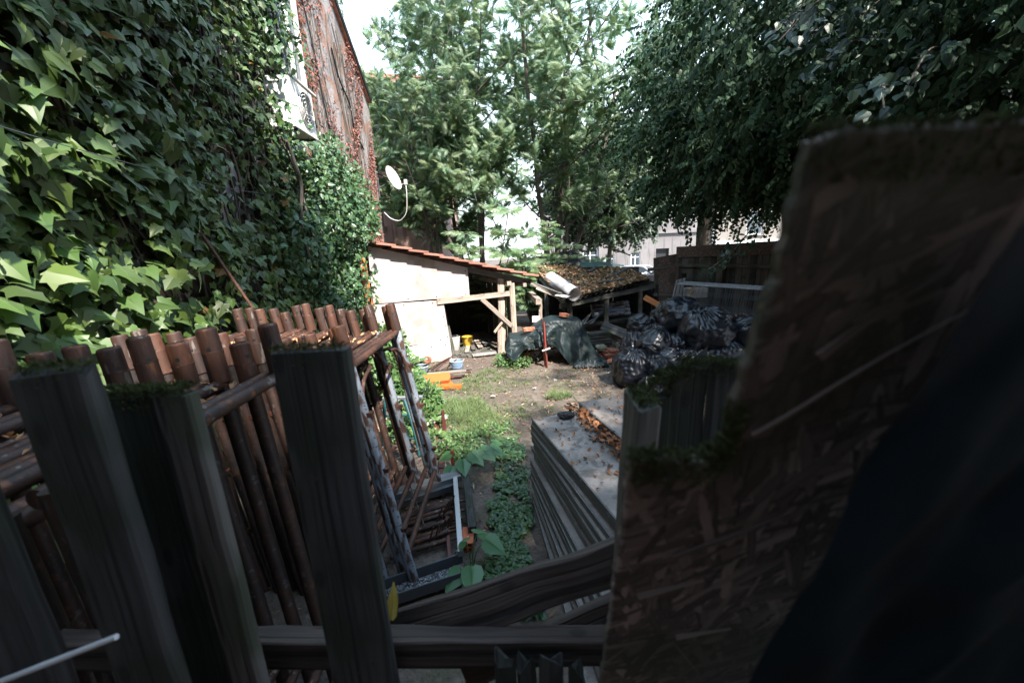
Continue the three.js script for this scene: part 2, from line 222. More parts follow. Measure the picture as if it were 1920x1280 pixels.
G.dead = leafGeo([[0.3, 0.1], [0.36, 0.42], [0.14, 0.8], [0, 1.0]], { fold: -0.5, droop: -0.4, wave: 0.12 });
G.bit = leafGeo([[0.12, 0.3], [0.08, 0.75], [0, 1.0]], { fold: -0.4, droop: -0.2, wave: 0.08 });
G.blade = (() => { const gs = []; const r = rng(3); for (let k = 0; k < 14; k++) { const a = r() * 6.28, L = 0.5 + r() * 0.5, lean = 0.25 + r() * 0.75, w = 0.018, ca = Math.cos(a), sa = Math.sin(a), pos = []; const P = t => [ca * lean * L * t * t + r() * 0, L * t * (1 - 0.35 * t * lean), sa * lean * L * t * t]; const st = [P(0), P(0.4), P(0.75), P(1)]; for (let i = 0; i < 3; i++) { const w0 = w * (1 - i / 3), w1 = w * (1 - (i + 1) / 3), A = st[i], B = st[i + 1]; const L0 = [A[0] - sa * w0, A[1], A[2] + ca * w0], R0 = [A[0] + sa * w0, A[1], A[2] - ca * w0], L1 = [B[0] - sa * w1, B[1], B[2] + ca * w1], R1 = [B[0] + sa * w1, B[1], B[2] - ca * w1]; pos.push(...L0, ...R0, ...L1); if (i < 2) pos.push(...R0, ...R1, ...L1); } const g = new THREE.BufferGeometry(); g.setAttribute('position', new THREE.Float32BufferAttribute(pos, 3)); g.setAttribute('uv', new THREE.Float32BufferAttribute(new Float32Array(pos.length / 3 * 2), 2)); g.computeVertexNormals(); gs.push(g); } return merge(gs); })();
// ailanthus frond: a drooping rachis of length 1 with pairs of narrow leaflets
G.frond = (seed => { const r = rng(seed), gs = []; const at = t => V(0, t - 0.08 * t * t, -0.28 * t * t); for (let k = 2; k <= 11; k++) { const t = k / 11, c = at(t), L = 0.26 * Math.sin(0.5 + t * 2.3) + 0.06; for (const s of [1, -1]) { const g = leafGeo([[0.13, 0.15], [0.12, 0.45], [0, 1]], { fold: 0.15, droop: 0.25, wave: 0 }); g.scale(L, L, L); g.rotateY((r() - 0.5) * 0.7); g.rotateX(-0.15 - 0.35 * t + (r() - 0.5) * 0.4); g.rotateZ(-s * (1.15 - 0.5 * t + (r() - 0.5) * 0.2)); g.translate(c.x, c.y, c.z); gs.push(g); } } for (let k = 0; k < 3; k++) { const a = at(k / 3), b = at((k + 1) / 3); gs.push(rod(a, b, 0.006, 3)); } return merge(gs); })(4);
G.frondB = G.frond.clone(); G.frondB.rotateZ(0.0);
function spray(seed, n, leaf, L, hang) { const r = rng(seed), gs = []; for (let k = 0; k < n; k++) { const t = (k + 0.5) / n, g = leaf.clone(), s = L * (0.75 + 0.5 * r()); g.scale(s, s, s); g.rotateY((r() - 0.5) * 0.9); g.rotateX(-0.5 - hang * r()); g.rotateZ((k % 2 ? 1 : -1) * (0.55 + 0.7 * r())); g.translate((k % 2 ? -1 : 1) * 0.03, t * 0.55, -0.22 * t * t + (r() - 0.5) * 0.04); gs.push(g); } gs.push(rod(V(0, 0, 0), V(0, 0.3, -0.06), 0.003, 3), rod(V(0, 0.3, -0.06), V(0, 0.55, -0.22), 0.002, 3)); return merge(gs); }
G.lindenSpray = spray(11, 13, G.heart, 0.105, 0.6); G.lindenSprayB = spray(12, 11, G.heart, 0.115, 0.9);
G.weedSpray = spray(13, 9, G.small, 0.09, 0.5);

const Q4 = new THREE.Matrix4();
function leafM(m, p, nrm, tip, s) { const y = tip.clone().normalize(), x = y.clone().cross(nrm).normalize(), z = x.clone().cross(y); return m.makeBasis(x.multiplyScalar(s), y.multiplyScalar(s), z.multiplyScalar(s)).setPosition(p); }
const rdir = (r = R) => { const z = r() * 2 - 1, a = r() * 6.2832, k = Math.sqrt(1 - z * z); return V(k * Math.cos(a), z, k * Math.sin(a)); };
function inst(t, name, g, m, items, tint) {
  const o = shadowed(new THREE.InstancedMesh(g, m, items.length)), c = new THREE.Color(), off = t ? rootOf(t) : V(0, 0, 0); o.name = t ? name : numbered(name);
  items.forEach((it, i) => { leafM(Q4, it.p.clone().sub(off), it.n, it.t, it.s); o.setMatrixAt(i, Q4); const k = tint ? tint(it, i) : [1, 1, 1]; o.setColorAt(i, c.setRGB(k[0], k[1], k[2])); });
  (t || scene).add(o); o.userData = { kind: 'stuff' }; return o;
}
const vary = (r, lo = 0.7, hi = 1.3) => { const k = rr(lo, hi, r), y = rr(-0.12, 0.18, r); return [k * (1 + y), k, k * (1 - y)]; };

function taper(pts, r0, r1, rad = 7) {
  const n = pts.length - 1, pos = [], uv = [], idx = []; let ref = V(0.3, 0.1, 1), L = 0;
  for (let i = 0; i <= n; i++) { const d = pts[Math.min(n, i + 1)].clone().sub(pts[Math.max(0, i - 1)]).normalize(), a = d.clone().cross(ref).normalize(), b = d.clone().cross(a), r = lerp(r0, r1, i / n); ref = b.clone().negate(); if (i) L += pts[i].distanceTo(pts[i - 1]); for (let j = 0; j <= rad; j++) { const q = j / rad * 6.28318, p = pts[i].clone().addScaledVector(a, Math.cos(q) * r).addScaledVector(b, Math.sin(q) * r); pos.push(p.x, p.y, p.z); uv.push(j / rad * 6.28 * r0, L); } }
  for (let i = 0; i < n; i++) for (let j = 0; j < rad; j++) { const q = i * (rad + 1) + j; idx.push(q, q + 1, q + rad + 1, q + 1, q + rad + 2, q + rad + 1); }
  const g = new THREE.BufferGeometry(); g.setAttribute('position', new THREE.Float32BufferAttribute(pos, 3)); g.setAttribute('uv', new THREE.Float32BufferAttribute(uv, 2)); g.setIndex(idx); g.computeVertexNormals(); return g.toNonIndexed();
}
function grow(p, d, L, r0, lv, o, r, out) { // one limb with its side limbs; out.g limbs, out.tips ends of twigs
  const n = lv === 0 ? 8 : 5, pts = [p.clone()], dir = d.clone();
  for (let i = 0; i < n; i++) { dir.addScaledVector(rdir(r), o.wander).addScaledVector(V(0, 1, 0), o.up[lv] || 0).normalize(); pts.push(pts[i].clone().addScaledVector(dir, L / n)); }
  out.g[Math.min(lv, 1)].push(taper(pts, r0, r0 * (lv === 0 ? 0.42 : 0.4), lv === 0 ? 9 : lv === 1 ? 6 : 4));
  if (lv >= o.levels) { for (const t of o.tipAt) { const q = t * n, i = Math.min(n - 1, Math.floor(q)); out.tips.push({ p: pts[i].clone().lerp(pts[i + 1], q - i), d: dir.clone() }); } return; }
  const k = o.kids[lv]; for (let i = 0; i < k; i++) { const t = lerp(o.first[lv], 1, (i + r() * 0.8) / k), q = Math.min(n - 0.01, t * n), j = Math.floor(q), a = pts[j].clone().lerp(pts[j + 1], q - j), side = rdir(r); side.y *= 0.4; const nd = dir.clone().multiplyScalar(1 - o.spread).addScaledVector(side.normalize(), o.spread).normalize(); grow(a, nd, L * o.ratio[lv] * (0.7 + 0.6 * r()) * (o.round ? lerp(0.7, 1.05, t) : 1 - 0.35 * t), r0 * lerp(0.6, 0.35, t) * (o.round ? 0.6 : 1), lv + 1, o, r, out); }
}

// ---------------------------------------------------------------- the ground: yard, then a drop to the street
function groundY(x, z) { return -0.7 * sstep(-z, 14.5, 19) + 0.012 * fbm3(x * 1.1, 0, z * 1.1, 3) * sstep(-z, 0, 2); }
{
  const xs = [], zs = []; for (let i = -60; i <= 60; i++) xs.push(Math.sign(i) * (Math.abs(i) * 0.09 + Math.pow(Math.abs(i) / 60, 3) * 90)); for (let j = 0; j <= 150; j++) zs.push(14 - j * 0.16 - Math.pow(j / 150, 4) * 110);
  const pos = [], uv = [], idx = []; zs.forEach(z => xs.forEach(x => { pos.push(x, groundY(x, z), z); uv.push(x, z); }));
  const w = xs.length; for (let j = 0; j < zs.length - 1; j++) for (let i = 0; i < w - 1; i++) { const q = j * w + i; idx.push(q, q + 1, q + w, q + 1, q + w + 1, q + w); }
  const g = new THREE.BufferGeometry(); g.setAttribute('position', new THREE.Float32BufferAttribute(pos, 3)); g.setAttribute('uv', new THREE.Float32BufferAttribute(uv, 2)); g.setIndex(idx); g.computeVertexNormals();
  const ground = structure('ground', g, M.ground);
  // worn concrete pavers let into the yard, sunk and tilted, many gone under soil
  const r = rng(31), pv = [0, 1, 2].map(k => { const a = 0.19, o = []; for (let i = 0; i < 4; i++) { const [x, y] = [[-a, -a], [a, -a], [a, a], [-a, a]][i]; o.push([x + rr(-0.012, 0.012, r), y + rr(-0.012, 0.012, r)]); } const s = slab(o, 0.05, 0.006); s.rotateX(-Math.PI / 2); return s; });
  for (let i = -4; i < 9; i++) for (let j = 0; j < 17; j++) {
    const x = i * 0.402 + 0.05 + 0.03 * j, z = -2.25 - j * 0.402 + 0.04 * i; if (x > 1.9 || (z > -3.8 && x > -0.05) || x < -0.65 - 0.0 * j || r() < 0.22 || fbm3(x * 0.7, 4, z * 0.7, 2) > 0.12) continue;
    const m = shadowed(new THREE.Mesh(pv[(i * 7 + j * 3 + 40) % 3], M.paver)); m.name = 'paver'; m.position.set(x, groundY(x, z) - 0.044 + rr(0, 0.01, r), z); m.rotation.set(rr(-0.012, 0.012, r), 0.08 + rr(-0.03, 0.03, r), rr(-0.012, 0.012, r)); ground.add(m);
  }
}

// ---------------------------------------------------------------- the house on the left, its gable wall running along the yard
const WX = z => -3.05 + 0.0484 * z;            // wall line
const WN = V(0.9988, 0, -0.0483), WD = V(-0.0483, 0, -0.9988); // outward normal, direction away from the camera
const onWall = (z, y, off = 0) => V(WX(z), y, z).addScaledVector(WN, off);
{
  const h = thing('gable_house', 'tall old house with grey plaster gable wall and dry red creeper on the left', 'house', [-3.4, 0, -5]);
  const o = V(WX(4), 0, 4), wall = slab([[0, -0.2], [16.35, -0.2], [16.35, 6.45], [8.6, 10.9], [0.5, 7], [0, 6.6]], 0.4, 0.01);
  wall.translate(0, 0, -0.4); plane3(wall, o, WD, V(0, 1, 0), WN); partW(h, 'wall', wall, M.plaster);
  // rear wall turning the corner
  const rear = box(4, 6.4, 0.35, 'y'); rear.translate(WX(-12.2) - 2.25, 3.0, -12.18); partW(h, 'rear_wall', rear, M.plaster);
  const roof = bar(8.88, 5, 0.14, { ch: 0.01 }); lay(roof, onWall(-12.3, 6.5, -2.42), onWall(-4.6, 10.92, -2.42), V(0, 0.867, -0.498)); partW(h, 'roof', roof, M.tile);
  partW(h, 'verge_board', beam(onWall(-12.3, 6.45, 0.08), onWall(-4.6, 10.87, 0.08), 0.05, 0.12, V(0, 0.867, -0.498)), M.black);
  // window with white frame
  const w0 = -7.12, w1 = -7.85, y0 = 5.2, y1 = 6.9;
  const win = partW(h, 'window', merge([beam(onWall(w0, y0, 0.03), onWall(w0, y1, 0.03), 0.07, 0.09, WN), beam(onWall(w1, y0, 0.03), onWall(w1, y1, 0.03), 0.07, 0.09, WN), beam(onWall(w0 + 0.035, y0, 0.03), onWall(w1 - 0.035, y0, 0.03), 0.07, 0.09, WN), beam(onWall(w0 + 0.035, y1, 0.03), onWall(w1 - 0.035, y1, 0.03), 0.07, 0.09, WN), beam(onWall((w0 + w1) / 2, y0 + 0.035, 0.03), onWall((w0 + w1) / 2, y1 - 0.035, 0.03), 0.06, 0.07, WN)]), M.white);
  partW(win, 'pane', beam(onWall((w0 + w1) / 2, y0 + 0.03, 0.012), onWall((w0 + w1) / 2, y1 - 0.03, 0.012), 0.7, 0.012, WN), M.glass);
  partW(win, 'sill', beam(onWall(w0 + 0.09, y0 - 0.06, 0.08), onWall(w1 - 0.09, y0 - 0.06, 0.08), 0.04, 0.2, WN), M.dirtyWhite);
  // brickwork laid bare beside the window
  const r = rng(8); for (let k = 0; k < 46; k++) { const z = w1 - 0.09 - rr(0.02, 0.2, r) * (1 + r()), row = Math.floor(r() * 24), y = 5.05 + row * 0.075; const b = box(0.22, 0.06, 0.03, 'x'); const m = partW(h, 'brick', plane3(b, onWall(z, y, 0.004), WD, V(0, 1, 0), WN), M.brick); }
  // cracks where the render has come away, and cables down the wall
  for (const g of [pipe([onWall(-8.1, 7.3, 0.03), onWall(-8.5, 6.2, 0.04), onWall(-8.72, 5.3, 0.03), onWall(-8.95, 4.6, 0.04)], 0.014, 20, 5), pipe([onWall(-9.6, 6.6, 0.03), onWall(-9.9, 6.1, 0.03), onWall(-10.35, 5.8, 0.05), onWall(-10.6, 5.3, 0.03), onWall(-11.2, 5.0, 0.03)], 0.018, 24, 5)]) partW(h, 'cable', g, M.black);
  const items = []; const rd = rng(9); // dry creeper clinging in streaks
  while (items.length < 11000) { const z = rr(-12.15, -7.9, rd), y = rr(2.55, 10.5, rd); const s = fbm3(z * 1.1 + y * 0.55, y * 0.22, 2, 4); if (s < rr(-0.16, 0.26, rd) || (z > -8.3 && y < 5.4)) continue; if (y > 6.4 + (z + 12.35) * 0.57) continue; items.push({ p: onWall(z, y, rr(0.012, 0.06, rd)), n: WN.clone().addScaledVector(rdir(rd), 0.7), t: V(0, -1, 0).addScaledVector(rdir(rd), 0.9), s: rr(0.035, 0.075, rd) }); }
  inst(h, 'dry_creeper', G.small, LF.dry, items, () => { const k = rr(0.6, 1.3, rd); return rd() < 0.8 ? [0.30 * k, 0.125 * k, 0.095 * k] : [0.24 * k, 0.17 * k, 0.14 * k]; });
  const st = []; for (let k = 0; k < 46; k++) { let z = rr(-12.0, -8, rd), y = rr(2.6, 3.2, rd); const pts = []; while (y < 7.2 && pts.length < 9) { pts.push(onWall(z, y, 0.015)); y += rr(0.35, 0.8, rd); z = clamp(z + rr(-0.25, 0.3, rd), -12.15, -7.9); } if (pts.length > 3 && pts.every(p => p.y < 6.35 + (p.z + 12.35) * 0.57)) st.push(pipe(pts, rr(0.004, 0.011, rd), 16, 4)); }
  stuff(partW(h, 'bare_vine', merge(st), M.bark));
}
{ // air conditioner on the wall
  const t = thing('air_conditioner', 'white outdoor air conditioner unit hanging on the ivy wall below the window', 'air conditioner', [WX(-6.75) + 0.22, 4.24, -6.75]);
  t.rotation.y = 0.0484;
  const b = part(t, 'casing', boxUV(new THREE.BoxGeometry(0.34, 0.62, 0.78)), M.white); b.position.y = 0.33;
  const tray = part(t, 'base_tray', boxUV(new THREE.BoxGeometry(0.37, 0.035, 0.82)), M.dirtyWhite);
  for (const z of [-0.3, 0.3]) part(t, 'bracket', box(0.46, 0.03, 0.04, 'x').translate(-0.05, -0.035, z), M.steelDark);
  const ring = part(t, 'fan_grille', merge([0.06, 0.11, 0.16, 0.21, 0.25].map(r => { const g = new THREE.TorusGeometry(r, 0.007, 5, 28); g.rotateY(Math.PI / 2); return g; }).concat([0, 1, 2, 3].map(k => { const a = k * 0.785; return rod(V(0, Math.sin(a) * 0.25, Math.cos(a) * 0.25), V(0, -Math.sin(a) * 0.25, -Math.cos(a) * 0.25), 0.004, 4); }))), M.dirtyWhite); ring.position.set(0.182, 0.33, -0.1);
  const fan = part(t, 'fan', merge([0, 1, 2].map(k => { const g = leafGeo([[0.3, 0.25], [0.36, 0.7], [0, 1]], { fold: 0, droop: 0 }); g.scale(0.24, 0.24, 0.24); g.rotateX(0.4); g.rotateZ(k * 2.094); g.rotateY(Math.PI / 2); return g; })), M.galv); fan.position.set(0.174, 0.33, -0.1); fan.scale.set(0.05, 1, 1); const well = part(t, 'dark_fan_disc', new THREE.CylinderGeometry(0.255, 0.255, 0.004, 32).rotateZ(Math.PI / 2), M.steelDark); well.position.set(0.1715, 0.33, -0.1);  // flat dark disc on the casing, painted as the shaded fan opening
  part(t, 'label_strip', (() => { const g = box(0.14, 0.025, 0.003, 'x'); g.translate(-0.03, 0.56, 0.3925); return g; })(), M.steelDark);
}
{ // satellite dish by the corner of the house
  const c = onWall(-12.25, 4.45, 0.42), t = thing('satellite_dish', 'white satellite dish with cable loop fixed at the corner of the old house', 'satellite dish', [c.x, c.y, c.z]);
  const g = new THREE.LatheGeometry([0, 0.1, 0.2, 0.3, 0.38, 0.43, 0.435, 0.38, 0.2, 0].map((x, i) => new THREE.Vector2(x + 0.0001, i < 6 ? x * x * 0.55 : i === 6 ? 0.11 : x * x * 0.55 - 0.012)), 36);
  g.rotateZ(-1.22); g.rotateY(-0.25); g.scale(0.78, 0.78, 0.78); part(t, 'reflector', g, M.white);
  const ax = V(Math.cos(-0.32), 0.34, 0.25).normalize(), lnb = V(0.45, -0.14, 0.22);
  part(t, 'feed_arm', rod(V(0.04, -0.33, 0.02), lnb, 0.012, 6), M.dirtyWhite); const l = part(t, 'receiver', box(0.07, 0.13, 0.09), M.white); l.position.copy(lnb);
  part(t, 'wall_bracket', merge([rod(V(-0.4, -0.25, 0), V(-0.08, -0.1, 0), 0.022, 7), rod(V(-0.38, -0.5, 0), V(-0.38, 0.05, 0), 0.02, 6)]), M.steelDark);
  part(t, 'cable', pipe([lnb.clone(), V(0.46, -0.5, 0.28), V(0.38, -0.95, 0.2), V(0.15, -1.15, 0.1), V(-0.12, -1.08, 0), V(-0.3, -0.9, 0)], 0.011, 30, 5), M.cable);
}

// ---------------------------------------------------------------- climbing leaves on the near wall
{
  const t = thing('wall_creeper', 'large leaved green creeper covering the near part of the house wall', 'creeper', [WX(-3), 0, -3]);
  const r = rng(14), near = [], rest = [];
  for (let k = 0; k < 20000; k++) {
    const z = rr(0.3, -7.6, r), y = rr(0.3, 8.2, r); const bulge = 0.18 + 0.34 * fbm3(z * 0.9, y * 0.9, 5, 3); const deep = Math.pow(r(), 0.7);
    if (fbm3(z * 1.3 + 3, y * 1.1, 9, 3) < -0.19 - 0.12 * r()) continue; if (z < -6.9 && y > 4.9) continue; if (z < -6.1 && y > 4.0 && y < 5.0) continue; if (z < -6 && y > 4 && r() < 0.35) continue;
    const big = lerp(0.17, 0.1, sstep(-z, 2.2, 6)) * lerp(1, 0.85, sstep(y, 3, 5));
    const it = { p: onWall(z, y, 0.03 + (bulge + 0.14) * deep), n: V(0.72, 0.62, 0.12).addScaledVector(rdir(r), 0.6), t: V(0.35, -0.8, 0.12).addScaledVector(rdir(r), 0.75), s: big * (r() < 0.3 ? rr(0.35, 0.7, r) : rr(0.7, 1.3, r)), d: deep };
    const seen = z < -1.6 && z > -4.6 && y > 1.3 && y < 4.2 && deep > 0.8; (seen && near.length < 300 && r() < 0.55 ? near : rest).push(it);
  }
  const mats = [0, 1, 2, 3].map(k => leafMat(...[[0.06, 0.12, 0.02], [0.085, 0.15, 0.025], [0.05, 0.10, 0.02], [0.12, 0.18, 0.03]][k], 0.48, 0.3));
  near.forEach((it, i) => { const m = shadowed(new THREE.Mesh(i % 3 ? G.creeper : G.creeperB, mats[i % 7 === 0 ? 3 : i % 3])); m.name = 'leaf'; leafM(m.matrix, it.p.clone().sub(t.position), it.n, it.t, it.s); m.matrix.decompose(m.position, m.quaternion, m.scale); t.add(m); });
  inst(t, 'foliage', G.creeper, LF.creeper, rest.filter((_, i) => i % 2), () => r() < 0.02 ? [3.2, 0.9, 0.7] : vary(r, 0.6, 1.25)); inst(t, 'foliage', G.creeperB, LF.creeper, rest.filter((_, i) => !(i % 2)), () => vary(r, 0.6, 1.25));
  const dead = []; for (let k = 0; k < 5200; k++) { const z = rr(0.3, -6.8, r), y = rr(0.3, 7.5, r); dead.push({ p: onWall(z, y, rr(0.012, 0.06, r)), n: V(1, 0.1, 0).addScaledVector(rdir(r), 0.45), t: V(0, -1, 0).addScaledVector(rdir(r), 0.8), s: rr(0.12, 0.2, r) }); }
  inst(t, 'dead_leaf_shade', G.creeperB, LF.dry, dead, () => { const k = rr(0.5, 1.4, r); return [0.026 * k, 0.022 * k, 0.013 * k]; });  // dark dead leaves whose tone paints deep shade into the creeper gaps
  const st = []; for (let k = 0; k < 26; k++) { let z = rr(-0.8, -7, r), y = rr(0, 0.4, r); const pts = []; for (let q = 0; q < 9; q++) { pts.push(onWall(z, y, rr(0.03, 0.14, r))); y += rr(0.45, 0.85, r); z += rr(-0.4, 0.4, r); } st.push(pipe(pts, rr(0.006, 0.02, r), 28, 5)); }
  st.push(pipe([onWall(-5.9, 2.3, 0.5), onWall(-5.95, 2.9, 0.45), onWall(-6.0, 3.4, 0.5), onWall(-5.95, 3.9, 0.42), onWall(-6.1, 4.4, 0.2)], 0.022, 26, 6), pipe([onWall(-6.15, 2.4, 0.5), onWall(-6.05, 3.0, 0.5), onWall(-6.05, 3.6, 0.42), onWall(-5.9, 4.1, 0.3)], 0.016, 26, 6));
  stuff(partW(t, 'vine_stem', merge(st), M.bark));
}
{ // bushier ivy bulging out beyond it, down to the shed
  const t = thing('bushy_ivy', 'bushy small leaved ivy bulging from the wall below the air conditioner', 'ivy', [WX(-8), 0, -8]);
  const r = rng(15), items = [];
  const lumps = [[-6.6, 4.2, 0.25, 0.9], [-7.0, 3.2, 0.4, 0.95], [-7.9, 3.9, 0.3, 0.75], [-7.9, 2.9, 0.45, 0.95], [-8.8, 3.3, 0.35, 0.85], [-8.6, 2.2, 0.35, 0.8], [-7.6, 2.0, 0.45, 0.9], [-6.9, 1.6, 0.45, 0.9], [-7.5, 0.9, 0.4, 0.9], [-9.5, 3.2, 0.2, 0.7], [-9.3, 3.9, 0.15, 0.6], [-6.5, 5.3, 0.15, 0.8], [-6.3, 6.3, 0.1, 0.7], [-6.8, 6.0, 0.05, 0.5], [-6.1, 2.6, 0.35, 0.8], [-8.3, 4.3, 0.12, 0.5]];
  for (const [z, y, off, rad] of lumps) { const c = onWall(z, y, off); const n = Math.round(1150 * rad * rad); for (let k = 0; k < n; k++) { const d = rdir(r); if (d.x < -0.55) continue; const q = Math.pow(r(), 0.35) * rad * (0.8 + 0.35 * fbm3(d.x * 2 + z, d.y * 2, d.z * 2, 2)); const p = c.clone().add(V(d.x * q * 0.75, d.y * q, d.z * q)); if (p.x < WX(p.z) + 0.02) p.x = WX(p.z) + rr(0.02, 0.1, r); if (p.z < -6.2 && p.z > -7.35 && p.y > 4.02 && p.y < 5.0) continue; if (p.z < -6.9 && p.y > 4.8) continue; if (p.z < -7.75 && p.y < 2.55 && p.x > -3.0) continue; items.push({ p, n: d.clone().multiplyScalar(0.6).add(V(0.3, 0.6, 0.2)).addScaledVector(rdir(r), 0.5), t: V(0.2, -0.7, 0.2).addScaledVector(rdir(r), 0.8), s: rr(0.06, 0.115, r) }); } }
  inst(t, 'foliage', G.ivy, LF.ivy, items, () => vary(r, 0.7, 1.35));
  const st = []; for (let k = 0; k < 10; k++) { const z = rr(-6.6, -8.8, r); st.push(pipe([onWall(z, 0, 0.1), onWall(z + 0.1, 0.9, 0.25), onWall(z - 0.15, 1.8, 0.3), onWall(z, 2.8, 0.25), onWall(z - 0.1, 3.6, 0.08)], rr(0.01, 0.025, r), 20, 5)); }
  partW(t, 'vine_stem', merge(st), M.bark);
}
{ // drainpipe and a hanging wire in the ivy
  solo('drainpipe', 'thin grey drainpipe half buried in ivy near the window', 'drainpipe', merge([rod(onWall(-6.42, 5.0, 0.34), onWall(-6.38, 9.5, 0.3), 0.032, 9), rod(onWall(-6.42, 5.85, 0.34), onWall(-6.42, 5.9, 0.34), 0.042, 9)]), M.steelDark);
  solo('wall_cable', 'pale cable strung across the large leaved creeper', 'cable', pipe([onWall(-1.4, 3.2, 0.5), onWall(-2.8, 3.12, 0.5), onWall(-4.2, 3.1, 0.48), onWall(-5.6, 3.2, 0.3)], 0.003, 30, 5), M.steelDark);
  solo('leaning_pole', 'thin rusty pole leaning against the creeper behind the frames', 'pole', rod(V(-2.35, 1.1, -4.3), V(-3.0, 2.72, -4.1), 0.016, 7), M.rust);
}

// ---------------------------------------------------------------- lean-to shed with a tiled roof
const S0 = V(-2.8, 0, -8.27), SD = V(0.93432, 0, -0.35643), SN = V(0.35643, 0, 0.93432), UP = V(0, 1, 0);
const sp = (s, y, off = 0) => V(S0.x, y, S0.z).addScaledVector(SD, s).addScaledVector(SN, off);   // point on the shed's front
{
  const t = thing('lean_to_shed', 'sunlit pale board shed with sloping red tile roof and dark open doorway', 'shed', [S0.x, 0, S0.z]);
  const board = (name, o, th, off, m = M.ply) => partW(t, name, plane3(slab(o, th, 0.003, 'x'), sp(0, 0, off), SD, UP, SN), m);
  board('upper_panel', [[0.0, 1.402], [2.035, 1.395], [2.028, 2.02], [0.02, 2.56]], 0.018, 0.0);
  board('lower_panel', [[-0.02, 0.46], [1.515, 0.43], [1.435, 1.36], [0.0, 1.385]], 0.018, 0.004);
  board('bottom_panel', [[0.98, 0.01], [1.53, 0.01], [1.517, 0.424], [0.98, 0.44]], 0.018, 0.006);
  const nails = []; const rn = rng(4); for (const [s, y] of [[0.06, 2.46], [0.06, 1.9], [0.06, 1.5], [0.7, 1.45], [1.3, 1.45], [1.95, 1.45], [1.97, 1.95], [1.4, 1.3], [1.42, 1.0], [1.45, 0.8], [1.47, 0.55], [1.2, 1.32], [0.6, 1.33], [1.3, 0.5], [1.1, 0.36], [1.4, 0.37]]) { const g = new THREE.CylinderGeometry(0.013, 0.013, 0.008, 7); g.rotateX(Math.PI / 2); nails.push(plane3(g.toNonIndexed(), sp(s, y, 0.026), SD, UP, SN)); }
  stuff(partW(t, 'nail_head', merge(nails), M.rust));
  const hintN = SN;
  const post = (name, a, b, w, d, m, seed, o = {}) => partW(t, name, beam(a, b, w, d, hintN, { wob: 0.004, seed, ch: 0.005, ...o }), m);
  post('post', sp(-0.02, 0, -0.04), sp(-0.11, 2.42, -0.04), 0.13, 0.07, M.woodOrange, 2);
  post('post', sp(2.77, 0, -0.06), sp(2.80, 1.72, -0.06), 0.16, 0.07, M.woodPale, 3);
  post('post', sp(3.06, 0, 0.02), sp(3.03, 1.62, 0.02), 0.125, 0.09, M.woodPale, 4);
  post('post', sp(2.66, 0, -0.02), sp(2.68, 0.62, -0.02), 0.05, 0.05, M.woodPale, 5);
  post('beam', sp(1.30, 1.335, 0.03), sp(2.99, 1.385, 0.03), 0.115, 0.05, M.woodPale, 6);
  post('brace', sp(2.30, 1.31, 0.06), sp(2.98, 0.63, 0.06), 0.10, 0.045, M.woodPale, 7);
  post('brace', sp(2.56, 0.52, 0.03), sp(2.78, 0.76, 0.03), 0.055, 0.04, M.woodPale, 8);
  post('rafter', sp(-0.05, 2.51, -0.05), sp(3.55, 1.60, -0.05), 0.13, 0.06, M.woodGrey, 9);
  post('rafter', sp(-0.05, 2.51, -2.6), sp(3.55, 1.60, -2.6), 0.13, 0.06, M.woodGrey, 10);
  partW(t, 'purlin', beam(sp(2.95, 1.62, 0.12), sp(2.95, 1.62, -2.8), 0.1, 0.09, UP, { wob: 0.003, seed: 11 }), M.woodPale);
  partW(t, 'purlin', beam(sp(3.32, 1.56, 0.14), sp(3.32, 1.56, -2.8), 0.08, 0.08, UP, { wob: 0.003, seed: 12 }), M.woodPale);
  partW(t, 'back_wall', beam(sp(1.5, 0, -2.75), sp(1.5, 1.9, -2.75), 3.4, 0.05, hintN), M.woodDark);
  partW(t, 'side_wall', beam(sp(-0.1, 0, -1.4), sp(-0.1, 2.4, -1.4), 2.7, 0.05, SD), M.woodDark);
  for (let k = 0; k < 5; k++) partW(t, 'side_plank', beam(sp(3.12, 0.02, -0.35 - k * 0.5), sp(3.12, 1.5, -0.35 - k * 0.5), 0.4, 0.03, SD, { wob: 0.004, seed: 20 + k, jag: 0.1 }), M.woodGrey);
  for (let k = 0; k < 6; k++) partW(t, 'floor_board', beam(sp(1.58 + k * 0.21, 0.02, 0.02 - 0.1 * (k % 2)), sp(1.58 + k * 0.21, 0.03, -2.5), 0.2, 0.03, UP, { wob: 0.003, seed: 30 + k }), M.woodGrey);
  // roof: overlapping clay tiles, course by course up the slope, each its own piece
  const dir = sp(-0.06, 2.63).sub(sp(3.62, 1.70)).normalize(), up2 = dir.clone().cross(SN).negate(); if (up2.y < 0) up2.negate();
  const tg = [0, 1].map(k => { const g = slab([[-0.115, 0], [0.115, 0], [0.115, 0.4], [-0.115, 0.4]], 0.03, 0.004); const rib = slab([[-0.11, 0], [-0.075, 0], [-0.075, 0.4], [-0.11, 0.4]], 0.016, 0.003); rib.translate(0, 0, 0.029); const rib2 = rib.clone(); rib2.translate(0.185, 0, 0); return merge([g, rib, rib2]); });
  const rt = rng(17), tm = [M.tile, std({ map: T.tile, bumpMap: T.fineBump, bumpScale: 0.003, color: new THREE.Color(0.8, 0.78, 0.78) }), std({ map: T.tile, bumpMap: T.fineBump, bumpScale: 0.003, color: new THREE.Color(1.15, 1.0, 0.95) })];
